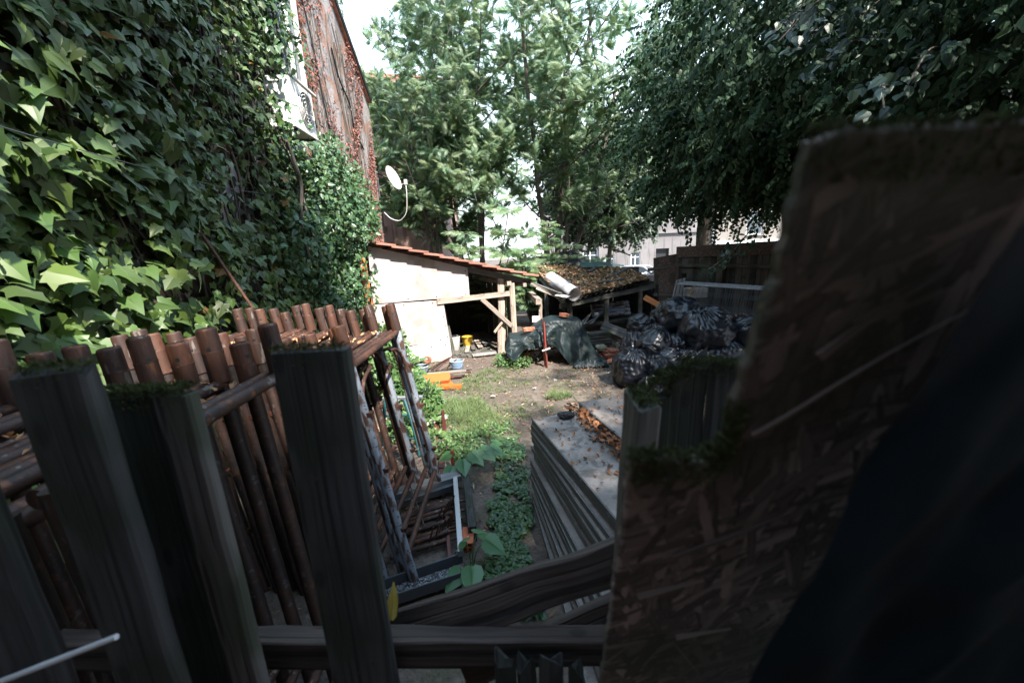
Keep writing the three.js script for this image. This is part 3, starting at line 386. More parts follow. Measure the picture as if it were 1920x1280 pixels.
  const across = SN; for (let c = 0; c < 12; c++) for (let w = 0; w < 12; w++) {
    const m = shadowed(new THREE.Mesh(tg[0], tm[Math.floor(rt() * 3)])); m.name = 'roof_tile';
    const p = sp(3.62, 1.70, 0.12 - w * 0.237).addScaledVector(dir, c * 0.318 + rr(-0.012, 0.012, rt)).addScaledVector(up2, 0.035 + rr(0, 0.008, rt)); const y = dir.clone().addScaledVector(up2, -0.10).normalize(), x = across.clone().negate().cross(up2).cross(up2).length() ? y.clone().cross(up2).normalize() : across; const z = x.clone().cross(y).normalize();
    M4.makeBasis(x, y, z).setPosition(p.sub(t.position)); M4.decompose(m.position, m.quaternion, m.scale); m.rotateZ(rr(-0.012, 0.012, rt)); t.add(m);
  }
}
{ // things about the shed
  const b = thing('leaning_board', 'white painted board leaning flat against the shed wall above the bush', 'board', [-2.0, 0, -8.2]);
  partW(b, 'sheet', plane3(slab([[0, 0], [0.62, 0.03], [0.62, 0.32], [0, 0.28]], 0.02, 0.003, 'x'), sp(0.42, 0.17, 0.20), SD, V(-0.10, 0.88, -0.46).normalize(), V(0.28, 0.47, 0.84).normalize()), M.white);
  partW(b, 'batten', beam(sp(0.42, 0.14, 0.19), sp(1.03, 0.16, 0.19), 0.05, 0.05, SN), M.woodPale);
  for (const [s, off, h, r0, m, lab, rim] of [[2.15, -0.9, 0.26, 0.14, M.yellow, 'yellow bucket standing in the dark shed doorway', M.yellow], [1.78, -0.75, 0.34, 0.15, M.dirtyWhite, 'pale paint tub standing in the dark shed doorway', M.dirtyWhite]]) { const c = sp(s, 0.04, off), t = thing('bucket', lab, 'bucket', [c.x, c.y, c.z]); part(t, 'pail', new THREE.LatheGeometry([[0.001, 0], [r0 * 0.8, 0], [r0, h], [r0 - 0.006, h], [r0 * 0.8 - 0.006, 0.008], [0.001, 0.008]].map(p => new THREE.Vector2(...p)), 24), m); part(t, 'rim', (() => { const g = new THREE.TorusGeometry(r0, 0.008, 6, 24); g.rotateX(Math.PI / 2); g.translate(0, h - 0.02, 0); return g; })(), rim); }
  const r = rng(21); for (let k = 0; k < 5; k++) solo('stored_plank', ['short', 'bent', 'narrow', 'long', 'pale'][k] + ' plank lying on the floor inside the shed', 'plank', beam(sp(1.75 + k * 0.2, 0.06 + k * 0.012, -0.15 - 0.1 * k), sp(2.2 + k * 0.12, 0.07 + k * 0.012, -1.2 - 0.2 * k), 0.08 + 0.015 * k, 0.022, UP, { wob: 0.002, seed: 60 + k }), k % 2 ? M.woodPale : M.woodGrey, 'planks on the shed floor');
  solo('stored_plank', 'plank standing upright against the left side of the doorway inside the shed', 'plank', beam(sp(1.62, 0.04, -0.3), sp(1.5, 1.2, -0.5), 0.14, 0.025, SN, { wob: 0.003, seed: 71 }), M.woodGrey, 'planks on the shed floor');
  solo('stone_slab', 'pale flat slab lying at the shed doorway', 'slab', beam(sp(2.0, 0.05, 0.05), sp(2.55, 0.06, 0.12), 0.16, 0.03, UP, { wob: 0.004, seed: 73 }), M.concrete);
}

// ---------------------------------------------------------------- low shed with a littered corrugated roof
{
  const NL = V(1.22, 1.2, -9.0), NR = V(3.5, 1.44, -10.1), FL = V(0.7, 1.80, -13.4), FR = V(3.6, 1.57, -12.3);
  const t = thing('low_shed', 'low open shed under a mossy corrugated roof strewn with leaves', 'shed', [2.2, 0, -10.8]);
  const rp = (u, v, h = 0) => { const a = NL.clone().lerp(NR, u), b = FL.clone().lerp(FR, u), p = a.lerp(b, v); p.y += h + 0.05 * noise(u * 3, v * 3, 2); return p; };
  const nu = 120, nv = 24, mk = (h0, thick) => { const pos = [], uv = [], idx = []; for (let j = 0; j <= nv; j++) for (let i = 0; i <= nu; i++) { const u = i / nu, v = j / nv, cor = 0.022 * Math.sin(u * 6.283 * 17), moss = thick ? 0.02 + 0.05 * Math.max(0, fbm3(u * 9, v * 9, 3, 4) + 0.25) : 0; const p = rp(u, thick ? v * 0.98 + 0.012 : v, h0 + cor * (thick ? 0.5 : 1) + moss); pos.push(p.x, p.y, p.z); uv.push(u * 2.5, v * 3.4); } for (let j = 0; j < nv; j++) for (let i = 0; i < nu; i++) { const q = j * (nu + 1) + i; idx.push(q, q + 1, q + nu + 1, q + 1, q + nu + 2, q + nu + 1); } const g = new THREE.BufferGeometry(); g.setAttribute('position', new THREE.Float32BufferAttribute(pos, 3)); g.setAttribute('uv', new THREE.Float32BufferAttribute(uv, 2)); g.setIndex(idx); g.computeVertexNormals(); return g; };
  const sheet = mk(0, 0); const roof = partW(t, 'roof_sheet', sheet, std({ map: T.concrete, color: new THREE.Color(0.35, 0.33, 0.3), side: THREE.DoubleSide }));
  partW(t, 'moss_cover', mk(0.012, 1), M.litterRoof);
  const r = rng(41), it = []; for (let k = 0; k < 5200; k++) { const u = r(), v = Math.pow(r(), 1.2); it.push({ p: rp(u, v, 0.05 + 0.03 * r()), n: V(0, 1, 0).addScaledVector(rdir(r), 0.6), t: V(rr(-1, 1, r), rr(-0.2, 0.2, r), rr(-1, 1, r)), s: rr(0.03, 0.085, r) }); }
  inst(t, 'leaf_litter', G.dead, LF.dry, it, () => { const k = rr(0.5, 1.25, r), q = r(); return q < 0.7 ? [0.44 * k, 0.27 * k, 0.15 * k] : q < 0.85 ? [0.55 * k, 0.45 * k, 0.32 * k] : [0.09 * k, 0.095 * k, 0.03 * k]; });
  const P = (name, a, b, w, d, m, s) => partW(t, name, beam(a, b, w, d, V(0, 0, 1), { wob: 0.006, seed: s }), m);
  for (const [x, z, h, k] of [[1.35, -9.15, 1.12, 1], [2.3, -9.65, 1.22, 2], [3.25, -10.1, 1.36, 3], [0.95, -10.6, 1.3, 4], [0.75, -13.0, 1.66, 5], [3.8, -12.5, 1.66, 6], [2.6, -11.4, 1.5, 7]]) P('post', V(x, 0, z), V(x, h, z), 0.1, 0.1, M.woodGrey, 80 + k);
  P('eave_beam', NL.clone().add(V(-0.1, -0.13, -0.08)), NR.clone().add(V(0.1, -0.13, -0.08)), 0.11, 0.07, M.woodGrey, 91); P('side_beam', NL.clone().add(V(0.02, -0.1, -0.1)), FL.clone().add(V(0.02, -0.1, 0)), 0.1, 0.07, M.woodGrey, 92);
  P('shelf', V(1.4, 0.52, -9.55), V(3.3, 0.56, -10.4), 0.05, 0.55, M.woodDark, 93); P('shelf', V(1.4, 0.72, -10.9), V(3.4, 0.75, -11.4), 0.05, 0.5, M.woodDark, 94);
  for (let k = 0; k < 9; k++) P('back_board', V(0.8 + k * 0.37, 0, -13.1 + k * 0.08), V(0.8 + k * 0.37, 1.68, -13.1 + k * 0.08), 0.385, 0.03, M.woodDark, 100 + k);
  // dark boards on the right flank
  for (let k = 0; k < 6; k++) partW(t, 'flank_board', beam(V(3.72 + 0.02 * k, 0, -10.35 - k * 0.4), V(3.72 + 0.02 * k, 1.35 + 0.05 * k, -10.35 - k * 0.4), 0.4, 0.03, V(1, 0, 0), { wob: 0.004, seed: 120 + k }), M.woodDark);
  const batt = (lab, a, b, w, s, m = M.woodDark) => solo('roof_batten', lab, 'batten', beam(a, b, w, 0.05, V(0, 1, 0.2), { wob: 0.01, seed: s }), m, 'battens lying on the littered roof');
  batt('long mossy batten lying slantwise on the littered roof', rp(0.62, 0.30, 0.1), rp(0.93, 0.72, 0.13), 0.09, 131); batt('short dark batten near the back of the littered roof', rp(0.5, 0.62, 0.1), rp(0.66, 0.88, 0.12), 0.08, 132); batt('mossy batten parallel to the eave of the littered roof', rp(0.42, 0.16, 0.1), rp(0.72, 0.1, 0.1), 0.07, 133);
  solo('green_sheet', 'crumpled dark green sheet at the back edge of the littered roof', 'sheet', (() => { const g = new THREE.PlaneGeometry(0.95, 0.5, 14, 8), p = g.attributes.position; for (let i = 0; i < p.count; i++) p.setZ(i, 0.07 * fbm3(p.getX(i) * 5, p.getY(i) * 5, 1, 3) + 0.04); g.rotateX(-1.3); const c = rp(0.66, 0.93, 0.16); g.translate(c.x, c.y, c.z); return g; })(), std({ color: new THREE.Color(0.03, 0.07, 0.06), roughness: 0.7, side: THREE.DoubleSide }));
  // rolled white sheet with slats on the left corner of the roof
  const ra = V(0.98, 1.66, -9.75), rb = V(1.40, 1.36, -8.75), ax = rb.clone().sub(ra).normalize();
  const g = new THREE.CylinderGeometry(0.155, 0.15, ra.distanceTo(rb), 40, 6, true, 0.0, 5.6), g2 = new THREE.CylinderGeometry(0.148, 0.143, ra.distanceTo(rb), 40, 6, true, 0.0, 5.6); g2.index.array.reverse(); const roll = merge([g.toNonIndexed(), (g2.computeVertexNormals(), g2.toNonIndexed())]); roll.rotateY(2.2); roll.translate(0, ra.distanceTo(rb) / 2, 0); lay(roll, ra, rb, V(0, 1, 0));
  solo('rolled_sheet', 'white rolled up plastic sheet lying on the corner of the low roof', 'roll', roll, std({ color: new THREE.Color(0.66, 0.63, 0.62), roughness: 0.45, side: THREE.DoubleSide }));
  solo('tin_flap', 'flat white strip lying beside the rolled sheet on the roof corner', 'strip', beam(V(1.02, 1.36, -8.85), V(1.25, 1.33, -8.62), 0.14, 0.01, V(0.1, 1, 0.3)), M.white);
  for (let k = 0; k < 4; k++) solo('roof_slat', ['topmost', 'second', 'third', 'lowest'][k] + ' weathered slat of the bundle left of the rolled sheet', 'slat', beam(V(0.45 + 0.05 * k, 1.62 - 0.045 * k, -9.5 + 0.12 * k), V(1.12 + 0.03 * k, 1.38 - 0.05 * k, -8.8 - 0.03 * k), 0.07, 0.025, V(0, 1, 0.3), { wob: 0.003, seed: 140 + k }), k % 2 ? M.woodPale : M.woodGrey, 'slats beside the rolled sheet');
  solo('beam_end', 'pale wooden beam end jutting out under the rolled sheet', 'beam', beam(V(0.5, 1.28, -9.9), V(0.62, 1.24, -8.72), 0.13, 0.12, UP, { wob: 0.003, seed: 150 }), M.woodPale);
  solo('thin_post', 'pale thin post standing between the tiled shed and the low shed', 'post', beam(V(0.63, 0, -8.85), V(0.66, 1.17, -8.85), 0.075, 0.06, V(0, 0, 1), { wob: 0.004, seed: 151 }), M.woodPale);
  solo('cross_block', 'white painted crosspiece nailed on the thin pale post', 'block', box(0.17, 0.13, 0.06).translate(0.55, 0.85, -8.8), M.dirtyWhite);
  const inside = [['pipe_bundle', 'bundle of grey blue pipes stacked on the shelf of the low shed', 'pipes', merge([0, 1, 2, 3].map(k => rod(V(2.0, 0.72 + 0.075 * k * 0.8, -9.75 - 0.08 * k), V(3.0, 0.68 + 0.08 * k, -10.1 - 0.06 * k), 0.055, 10))), M.rustPaint], ['metal_scrap', 'tangle of bright scrap metal at the front of the low shed shelf', 'scrap', merge([0, 1, 2, 3, 4, 5, 6, 7].map(k => beam(V(1.55 + 0.05 * k, 0.58 + 0.02 * (k % 3), -9.35), V(1.75 + 0.07 * k, 0.62 + 0.06 * (k % 4), -9.65 - 0.02 * k), 0.04, 0.012, UP))), M.steel], ['timber_pile', 'low pile of grey timber on the ground inside the low shed', 'timber', merge([0, 1, 2, 3, 4].map(k => beam(V(1.5, 0.06 + 0.075 * k, -9.15 - 0.03 * k), V(2.35, 0.06 + 0.075 * k, -9.45 + 0.02 * k), 0.2, 0.06, UP, { wob: 0.004, seed: 160 + k }))), M.woodGrey]];
  for (const [n, l, c, g, m] of inside) solo(n, l, c, g, m);
  solo('fallen_plank', 'wide grey plank sloping down beside the rubble heap', 'plank', beam(V(2.05, 0.62, -8.95), V(2.95, 0.28, -8.35), 0.2, 0.035, V(-0.3, 0.4, 0.9), { wob: 0.004, seed: 170 }), M.woodGrey);
}
{ // dark sheeted heap behind the low roof
  const g = new THREE.PlaneGeometry(3.2, 2.0, 40, 24), p = g.attributes.position; for (let i = 0; i < p.count; i++) { const x = p.getX(i), y = p.getY(i); p.setXYZ(i, x, 2.15 + 0.32 * (y + 1) / 2 + 0.25 * x / 1.6 * (y + 1) / 2 + 0.14 * fbm3(x * 2.5, y * 2.5, 0, 4) - 1.9 * Math.max(0, -y - 0.4) - 0.9 * Math.max(0, Math.abs(x) - 1.3), -y * 0.9); } g.computeVertexNormals(); g.translate(1.35, -0.45, -15.6);
  solo('sheeted_heap', 'dark plastic sheeting over a heap behind the low littered roof', 'sheeting', g, new THREE.MeshStandardMaterial({ color: new THREE.Color(0.012, 0.014, 0.017), roughness: 0.5, side: THREE.DoubleSide }));
}

// ---------------------------------------------------------------- far buildings, street and cars
function facade(t, o, xd, w, h, zn, wins, m, th = 0.35, door) { // wall with real openings; windows are recessed frames with panes
  const s = new THREE.Shape([[0, 0], [w, 0], [w, h], [0, h]].map(p => new THREE.Vector2(...p)));
  for (const [x, y, a, b] of wins) s.holes.push(new THREE.Path([[x, y], [x, y + b], [x + a, y + b], [x + a, y]].map(p => new THREE.Vector2(...p))));
  const g = boxUV(new THREE.ExtrudeGeometry(s, { depth: th, bevelEnabled: false })); g.translate(0, 0, -th); partW(t, 'wall', plane3(g, o, xd, UP, zn), m);
  const at = (x, y, z) => o.clone().addScaledVector(xd, x).addScaledVector(UP, y).addScaledVector(zn, z);
  wins.forEach(([x, y, a, b, kind]) => {
    if (kind === 'dark') { partW(t, 'doorway', beam(at(x + a / 2, y, -0.3), at(x + a / 2, y + b, -0.3), a, 0.04, zn), M.black); return; }
    const f = partW(t, 'window', merge([beam(at(x + 0.04, y, -0.14), at(x + 0.04, y + b, -0.14), 0.08, 0.06, zn), beam(at(x + a - 0.04, y, -0.14), at(x + a - 0.04, y + b, -0.14), 0.08, 0.06, zn), beam(at(x + a / 2, y, -0.14), at(x + a / 2, y + b, -0.14), 0.07, 0.05, zn), beam(at(x + 0.08, y + 0.04, -0.14), at(x + a - 0.08, y + 0.04, -0.14), 0.08, 0.05, zn), beam(at(x + 0.08, y + b - 0.04, -0.14), at(x + a - 0.08, y + b - 0.04, -0.14), 0.08, 0.05, zn), beam(at(x + 0.08, y + b * 0.68, -0.14), at(x + a - 0.08, y + b * 0.68, -0.14), 0.05, 0.04, zn)]), M.white);
    partW(f, 'pane', beam(at(x + a / 2, y + 0.02, -0.17), at(x + a / 2, y + b - 0.02, -0.17), a - 0.03, 0.015, zn), M.glass);
    partW(f, 'sill', beam(at(x - 0.08, y - 0.05, 0.05), at(x + a + 0.08, y - 0.05, 0.05), 0.07, 0.18, zn), m);
  });
}
{
  const t = thing('brown_house', 'reddish brown rendered house with white windows seen behind the trees on the left', 'house', [-6, 0, -19]);
  facade(t, V(-9.2, -0.7, -17.6), V(0.96, 0, -0.28).normalize(), 6.4, 9.5, V(0.28, 0, 0.96).normalize(), [[0.9, 1.4, 1.0, 1.5], [2.9, 1.5, 1.0, 1.5], [4.75, 1.55, 1.0, 1.5], [0.9, 4.3, 1.0, 1.5], [2.9, 4.3, 1.0, 1.5], [4.75, 4.3, 1.0, 1.5], [2.9, 7.1, 1.0, 1.5], [4.75, 7.1, 1.0, 1.5]], M.brownWall);
  const e = V(-9.2, -0.7, -17.6).addScaledVector(V(0.96, 0, -0.28).normalize(), 6.4);
  partW(t, 'side_wall', beam(e.clone().add(V(-0.16, 0, -3.6)), e.clone().add(V(-0.16, 9.5, -3.6)), 7, 0.3, V(1, 0, 0.02)), M.brownWall);
  partW(t, 'roof', beam(V(-6.2, 8.75, -20.5), V(-6.2, 9.0, -20.5), 7.4, 7.4, V(0.28, 0, 0.96)), M.tile);
}
{
  const t = thing('pale_house', 'pale rendered house half hidden between the brown house and the gable', 'house', [-7, 0, -15]);
  facade(t, V(-9.6, -0.4, -15.2), V(1, 0, -0.1).normalize(), 5.0, 6.2, V(0.1, 0, 1).normalize(), [[3.2, 2.0, 0.95, 1.4], [1.2, 2.0, 0.95, 1.4]], std({ map: T.streetWall, color: new THREE.Color(1.1, 1.05, 1.0) }));
}
{
  const t = thing('street_terrace', 'grey rendered terrace with windows and a dark doorway along the street', 'building', [10, -0.7, -36]);
  const xd = V(0.995, 0, 0.09).normalize(), zn = V(-0.09, 0, 0.995).normalize(), o = V(3.2, -0.7, -36.3);
  const gr = []; gr.push([1.0, 1.0, 1.3, 1.7], [3.3, 1.0, 1.3, 1.7], [5.2, 0.9, 0.8, 1.3], [7.4, 0.9, 0.8, 1.4], [9.5, 0.0, 1.1, 2.5, 'dark'], [12.0, 0.3, 1.2, 2.2]); for (const x of [1.0, 3.4, 5.8, 8.4, 11.2]) gr.push([x, 4.6, 1.2, 2.0]);
  facade(t, o, xd, 14.2, 7.6, zn, gr, M.streetWall);
  const at = (x, y, z) => o.clone().addScaledVector(xd, x).addScaledVector(UP, y).addScaledVector(zn, z);
  partW(t, 'cornice', beam(at(0, 3.85, 0.09), at(14.2, 3.85, 0.09), 0.22, 0.2, zn), M.streetWall); partW(t, 'plinth', beam(at(0, 0.2, 0.05), at(9.3, 0.2, 0.05), 0.4, 0.12, zn), M.concrete);
  partW(t, 'drainpipe', rod(at(14.1, 0, 0.1), at(14.1, 7.5, 0.1), 0.09, 8), M.steel);
  partW(t, 'bay', beam(at(4.8, 0, 0.1), at(4.8, 3.7, 0.1), 0.3, 0.25, zn), M.streetWall);
  const t2 = thing('cream_terrace', 'cream rendered house with a white base on the right end of the street', 'building', [24, -0.7, -35]); const o2 = at(14.24, 0, 0.3);
  facade(t2, o2, xd, 26, 9.2, zn, [[2.4, 3.3, 1.3, 1.9], [6, 3.3, 1.3, 1.9], [10, 3.3, 1.3, 1.9], [14, 3.3, 1.3, 1.9], [2.4, 7, 1.3, 1.9], [6, 7, 1.3, 1.9], [10, 7, 1.3, 1.9]], std({ map: T.streetWall, color: new THREE.Color(1.15, 1.1, 0.98) }));
  partW(t2, 'white_base', beam(o2.clone().addScaledVector(zn, 0.09).addScaledVector(xd, 13).addScaledVector(UP, 0), o2.clone().addScaledVector(zn, 0.09).addScaledVector(xd, 13).addScaledVector(UP, 2.9), 26, 0.15, zn), M.white);
  // road and far pavement
  const rd = boxUV(new THREE.PlaneGeometry(90, 9)); rd.rotateX(-Math.PI / 2); rd.rotateY(-0.09); rd.translate(6, -0.692, -28.5); structure('road', rd, M.asphalt);
  const pv = bar(70, 2.6, 0.12, { ch: 0.01 }); lay(pv, V(-28, -0.655, -37), V(42, -0.655, -30.8), UP); structure('pavement', pv, M.concrete);
}
{ // unseen house added at the viewer's back to shade the low front yard
  const t = thing('added_shade_house', 'tall dark brick house added unseen behind the viewer to shade the yard', 'house', [0, 0, 6.4]), w = []; for (let i = 0; i < 7; i++) for (const y of [1.2, 4.4, 7.6]) w.push([2 + i * 3.4, y, 1.1, 1.7]);
  facade(t, V(14, -0.05, 5.8), V(-1, 0, 0), 27, 12.2, V(0, 0, -1), w, std({ map: T.brick, color: new THREE.Color(0.5, 0.5, 0.5) }));
  partW(t, 'roof', beam(V(0.5, 12.15, 9.5), V(0.5, 12.4, 9.5), 28, 7.8, V(0, 0, 1)), M.tile); partW(t, 'rear_wall', beam(V(0.5, 0, 13), V(0.5, 12.1, 13), 27, 0.3, V(0, 0, 1)), M.brick);
}
function car(label, x, z, turn, paint, group) {
  const t = thing('parked_car', label, 'car', [x, -0.692, z], group); t.rotation.y = turn;
  const prof = [[-2.1, 0.35], [-2.13, 0.7], [-2.0, 0.82], [-1.15, 0.93], [-0.55, 1.36], [-0.3, 1.43], [0.75, 1.44], [1.15, 1.36], [1.75, 0.98], [2.05, 0.93], [2.12, 0.6], [2.08, 0.32]];
  const lower = prof.map(p => [p[0], Math.min(p[1], 0.95)]), b = slab(lower, 1.74, 0.06, 'x'); b.translate(0, 0, -0.87); part(t, 'body', b, paint);
  const cab = slab([[-1.2, 0.9], [-0.58, 1.36], [-0.3, 1.43], [0.75, 1.44], [1.15, 1.36], [1.78, 0.93]], 1.5, 0.07, 'x'); cab.translate(0, 0, -0.75); part(t, 'cabin', cab, M.glass);
  const roof = slab([[-0.52, 1.375], [-0.3, 1.44], [0.75, 1.452], [1.1, 1.375], [0.75, 1.41], [-0.3, 1.40]], 1.44, 0.01, 'x'); roof.translate(0, 0, -0.72); part(t, 'roof', roof, paint);
  for (const s of [-1, 1]) { part(t, 'pillar', merge([beam(V(0.22, 0.93, s * 0.755), V(0.2, 1.4, s * 0.71), 0.08, 0.03, V(0, 0, 1)), beam(V(-1.18, 0.93, s * 0.75), V(-0.52, 1.39, s * 0.7), 0.07, 0.04, V(0, 0, 1)), beam(V(1.7, 0.95, s * 0.75), V(1.1, 1.38, s * 0.7), 0.09, 0.04, V(0, 0, 1))]), paint); part(t, 'mirror', box(0.12, 0.1, 0.16).translate(-0.75, 1.0, s * 0.95), paint); part(t, 'headlight', box(0.05, 0.12, 0.34).translate(-2.1, 0.68, s * 0.62), M.glass); part(t, 'door', slab([[-0.95, 0.4], [0.18, 0.4], [0.18, 0.9], [-1.0, 0.9]], 0.012, 0.003, 'x').translate(0, 0, s * 0.872 - 0.006), paint); }
  for (const [wx, s] of [[-1.3, 1], [-1.3, -1], [1.3, 1], [1.3, -1]]) { const w = part(t, 'wheel', (() => { const g = new THREE.CylinderGeometry(0.31, 0.31, 0.2, 24); g.rotateX(Math.PI / 2); g.translate(wx, 0.31, s * 0.79); return g; })(), M.rubber); part(w, 'rim', (() => { const g = new THREE.CylinderGeometry(0.2, 0.2, 0.21, 16); g.rotateX(Math.PI / 2); g.translate(wx, 0.31, s * 0.79); return g; })(), M.steel); }
  return t;
}
car('white saloon car with its windscreen facing the yard, parked by the doorway', 9.6, -30.2, 2.55, M.carWhite, 'cars parked along the street');
car('pale hatchback parked behind the thin street tree', 6.6, -31.2, 3.0, M.carWhite, 'cars parked along the street');
car('dark green car between the two white cars', 8.6, -33.6, 3.05, std({ color: new THREE.Color(0.015, 0.05, 0.035), roughness: 0.3 }), 'cars parked along the street');
car('dark car at the right edge of the gap beside the chipboard', 11.4, -27.6, 2.7, std({ color: new THREE.Color(0.02, 0.022, 0.026), roughness: 0.3 }), 'cars parked along the street');
car('white car seen low on the left beyond the sheeted heap', 1.2, -31.5, 3.0, M.carWhite, 'cars parked along the street');

// ---------------------------------------------------------------- trees
function tree(name, label, base, seed, o) {
  const t = thing(name, label, 'tree', base), r = rng(seed), out = { g: [[], []], tips: [] }, b = V(...base);
  for (const [d, L, rad] of o.stems) grow(b.clone().add(V(rr(-0.1, 0.1, r), -0.1, rr(-0.1, 0.1, r))), V(...d).normalize(), L, rad, 0, o, r, out);
  partW(t, 'trunk', merge(out.g[0]), M.bark); if (out.g[1].length) partW(t, 'limbs', merge(out.g[1]), M.bark);
  return { t, r, tips: out.tips };
}
function ailanthus(label, base, seed, stems, size = 0.47, per = 9, tint = 1) {
  const o = { stems, round: true, wander: 0.1, up: [0.04, 0.05, 0.08], levels: 2, kids: [11, 5], first: [0.30, 0.25], ratio: [0.38, 0.46], spread: 0.66, tipAt: [0.35, 0.68, 1.0] };
  const { t, r, tips } = tree('ailanthus_tree', label, base, seed, o), it = [];
  for (const { p, d } of tips) { const n = per + Math.floor(r() * 3), ax = d.clone().multiplyScalar(0.5).add(V(0, 0.6, 0)).normalize(); for (let k = 0; k < n; k++) { const a = k / n * 6.283 + r(), out = V(Math.cos(a), rr(-0.1, 0.45, r), Math.sin(a)).addScaledVector(ax, 0.25).normalize(); it.push({ p: p.clone().addScaledVector(ax, rr(-0.15, 0.1, r)), n: V(0.22, 0.45, 0.72).addScaledVector(rdir(r), 0.9), t: out.addScaledVector(rdir(r), 0.9), s: size * rr(0.6, 1.15, r) }); } }
  inst(t, 'crown', G.frond, LF.ailanthus, it, () => { const v = vary(r, 0.75 * tint, 1.25 * tint); return v; }); return t;
}
ailanthus('tall slender ailanthus with bare upright stems left of the sky gap', [-1.1, -0.3, -16.4], 101, [[[-0.22, 1, 0.05], 9.5, 0.10], [[0.0, 1, 0], 12, 0.12], [[0.1, 1, 0.1], 11, 0.10], [[-0.42, 1, 0.12], 8.0, 0.10]]);
ailanthus('tall ailanthus with forked trunk right of the sky gap', [1.75, -0.4, -16.8], 102, [[[0.02, 1, 0.0], 12, 0.14], [[0.16, 1, 0.05], 11.5, 0.11], [[0.38, 1, 0.1], 9, 0.12], [[-0.06, 1, 0.1], 10.5, 0.11]]);
ailanthus('slanting ailanthus growing close to the corner of the old house', [-2.2, -0.2, -15.4], 103, [[[-0.3, 1, 0.05], 7.5, 0.10], [[-0.16, 1, 0.05], 8.5, 0.09]], 0.45, 6);
function sapling(label, base, seed, H, n, size) {
  const t = thing('ailanthus_sapling', label, 'sapling', base, 'saplings behind the sheds'), r = rng(seed), b = V(...base), g = [], it = [];
  for (let s = 0; s < n; s++) { const d = V(rr(-0.35, 0.35, r), 1, rr(-0.3, 0.3, r)).normalize(), L = H * rr(0.55, 1, r), pts = [0, 0.33, 0.66, 1].map(k => b.clone().addScaledVector(d, L * k).add(V(rr(-0.06, 0.06, r), 0, rr(-0.06, 0.06, r)))); g.push(taper(pts, 0.035, 0.012, 6)); for (let q = 0; q < 5; q++) { const k = lerp(0.35, 1, q / 4), p = b.clone().addScaledVector(d, L * k); for (let m = 0; m < 6; m++) { const a = m * 1.05 + q; it.push({ p, n: V(0.2, 0.6, 0.6).addScaledVector(rdir(r), 0.4), t: V(Math.cos(a), rr(0, 0.5, r), Math.sin(a)), s: size * rr(0.65, 1.15, r) }); } } }
  partW(t, 'stem', merge(g), M.bark); inst(t, 'crown', G.frond, LF.ailanthus, it, () => vary(r, 0.9, 1.35));
}
sapling('bright young ailanthus standing behind the tiled roof', [-0.75, -0.1, -12.8], 111, 4.2, 5, 0.6); sapling('low leafy ailanthus thicket between the two sheds', [0.6, 0, -12.4], 112, 2.4, 6, 0.5); sapling('low ailanthus shoots behind the end of the tiled roof', [-0.5, 0, -11.6], 113, 2.0, 5, 0.45); sapling('leafy ailanthus clump below the forked tree', [1.7, -0.1, -14.9], 114, 3.3, 6, 0.55); sapling('ailanthus sapling at the foot of the brown house', [-2.3, -0.1, -13.2], 115, 2.4, 3, 0.5);

function linden(name, label, base, seed, o, crown, mat, sprays, tint, individual = 0, keep = () => true) {
  const { t, r, tips } = tree(name, label, base, seed, o), A = [], B = [], near = [];
  for (const [cx, cy, cz, rx, ry, rz, n] of crown) for (let k = 0; k < n; k++) { const d = rdir(r), q = Math.pow(r(), 0.45), wob = 0.85 + 0.4 * fbm3(d.x * 2.2 + cx, d.y * 2.2, d.z * 2.2 + cz, 3); const p = V(cx + d.x * rx * q * wob, cy + d.y * ry * q * wob, cz + d.z * rz * q * wob); if (!keep(p)) continue; if (fbm3(p.x * 0.75, p.y * 0.95, p.z * 0.75, 3) < -0.17) continue; const out = V(d.x, -0.25 + 0.25 * d.y, d.z).addScaledVector(rdir(r), 0.55); const it = { p, n: V(0, 1, 0).addScaledVector(d, 0.25).addScaledVector(rdir(r), 0.4), t: out.y > 0.3 ? out.setY(0.1) : out, s: sprays * rr(0.75, 1.25, r) }; (r() < 0.5 ? A : B).push(it); }
  inst(t, 'crown', G.lindenSpray, mat, A, () => vary(r, tint[0], tint[1])); inst(t, 'crown', G.lindenSprayB, mat, B, () => vary(r, tint[0], tint[1])); return { t, r, A, B };
}
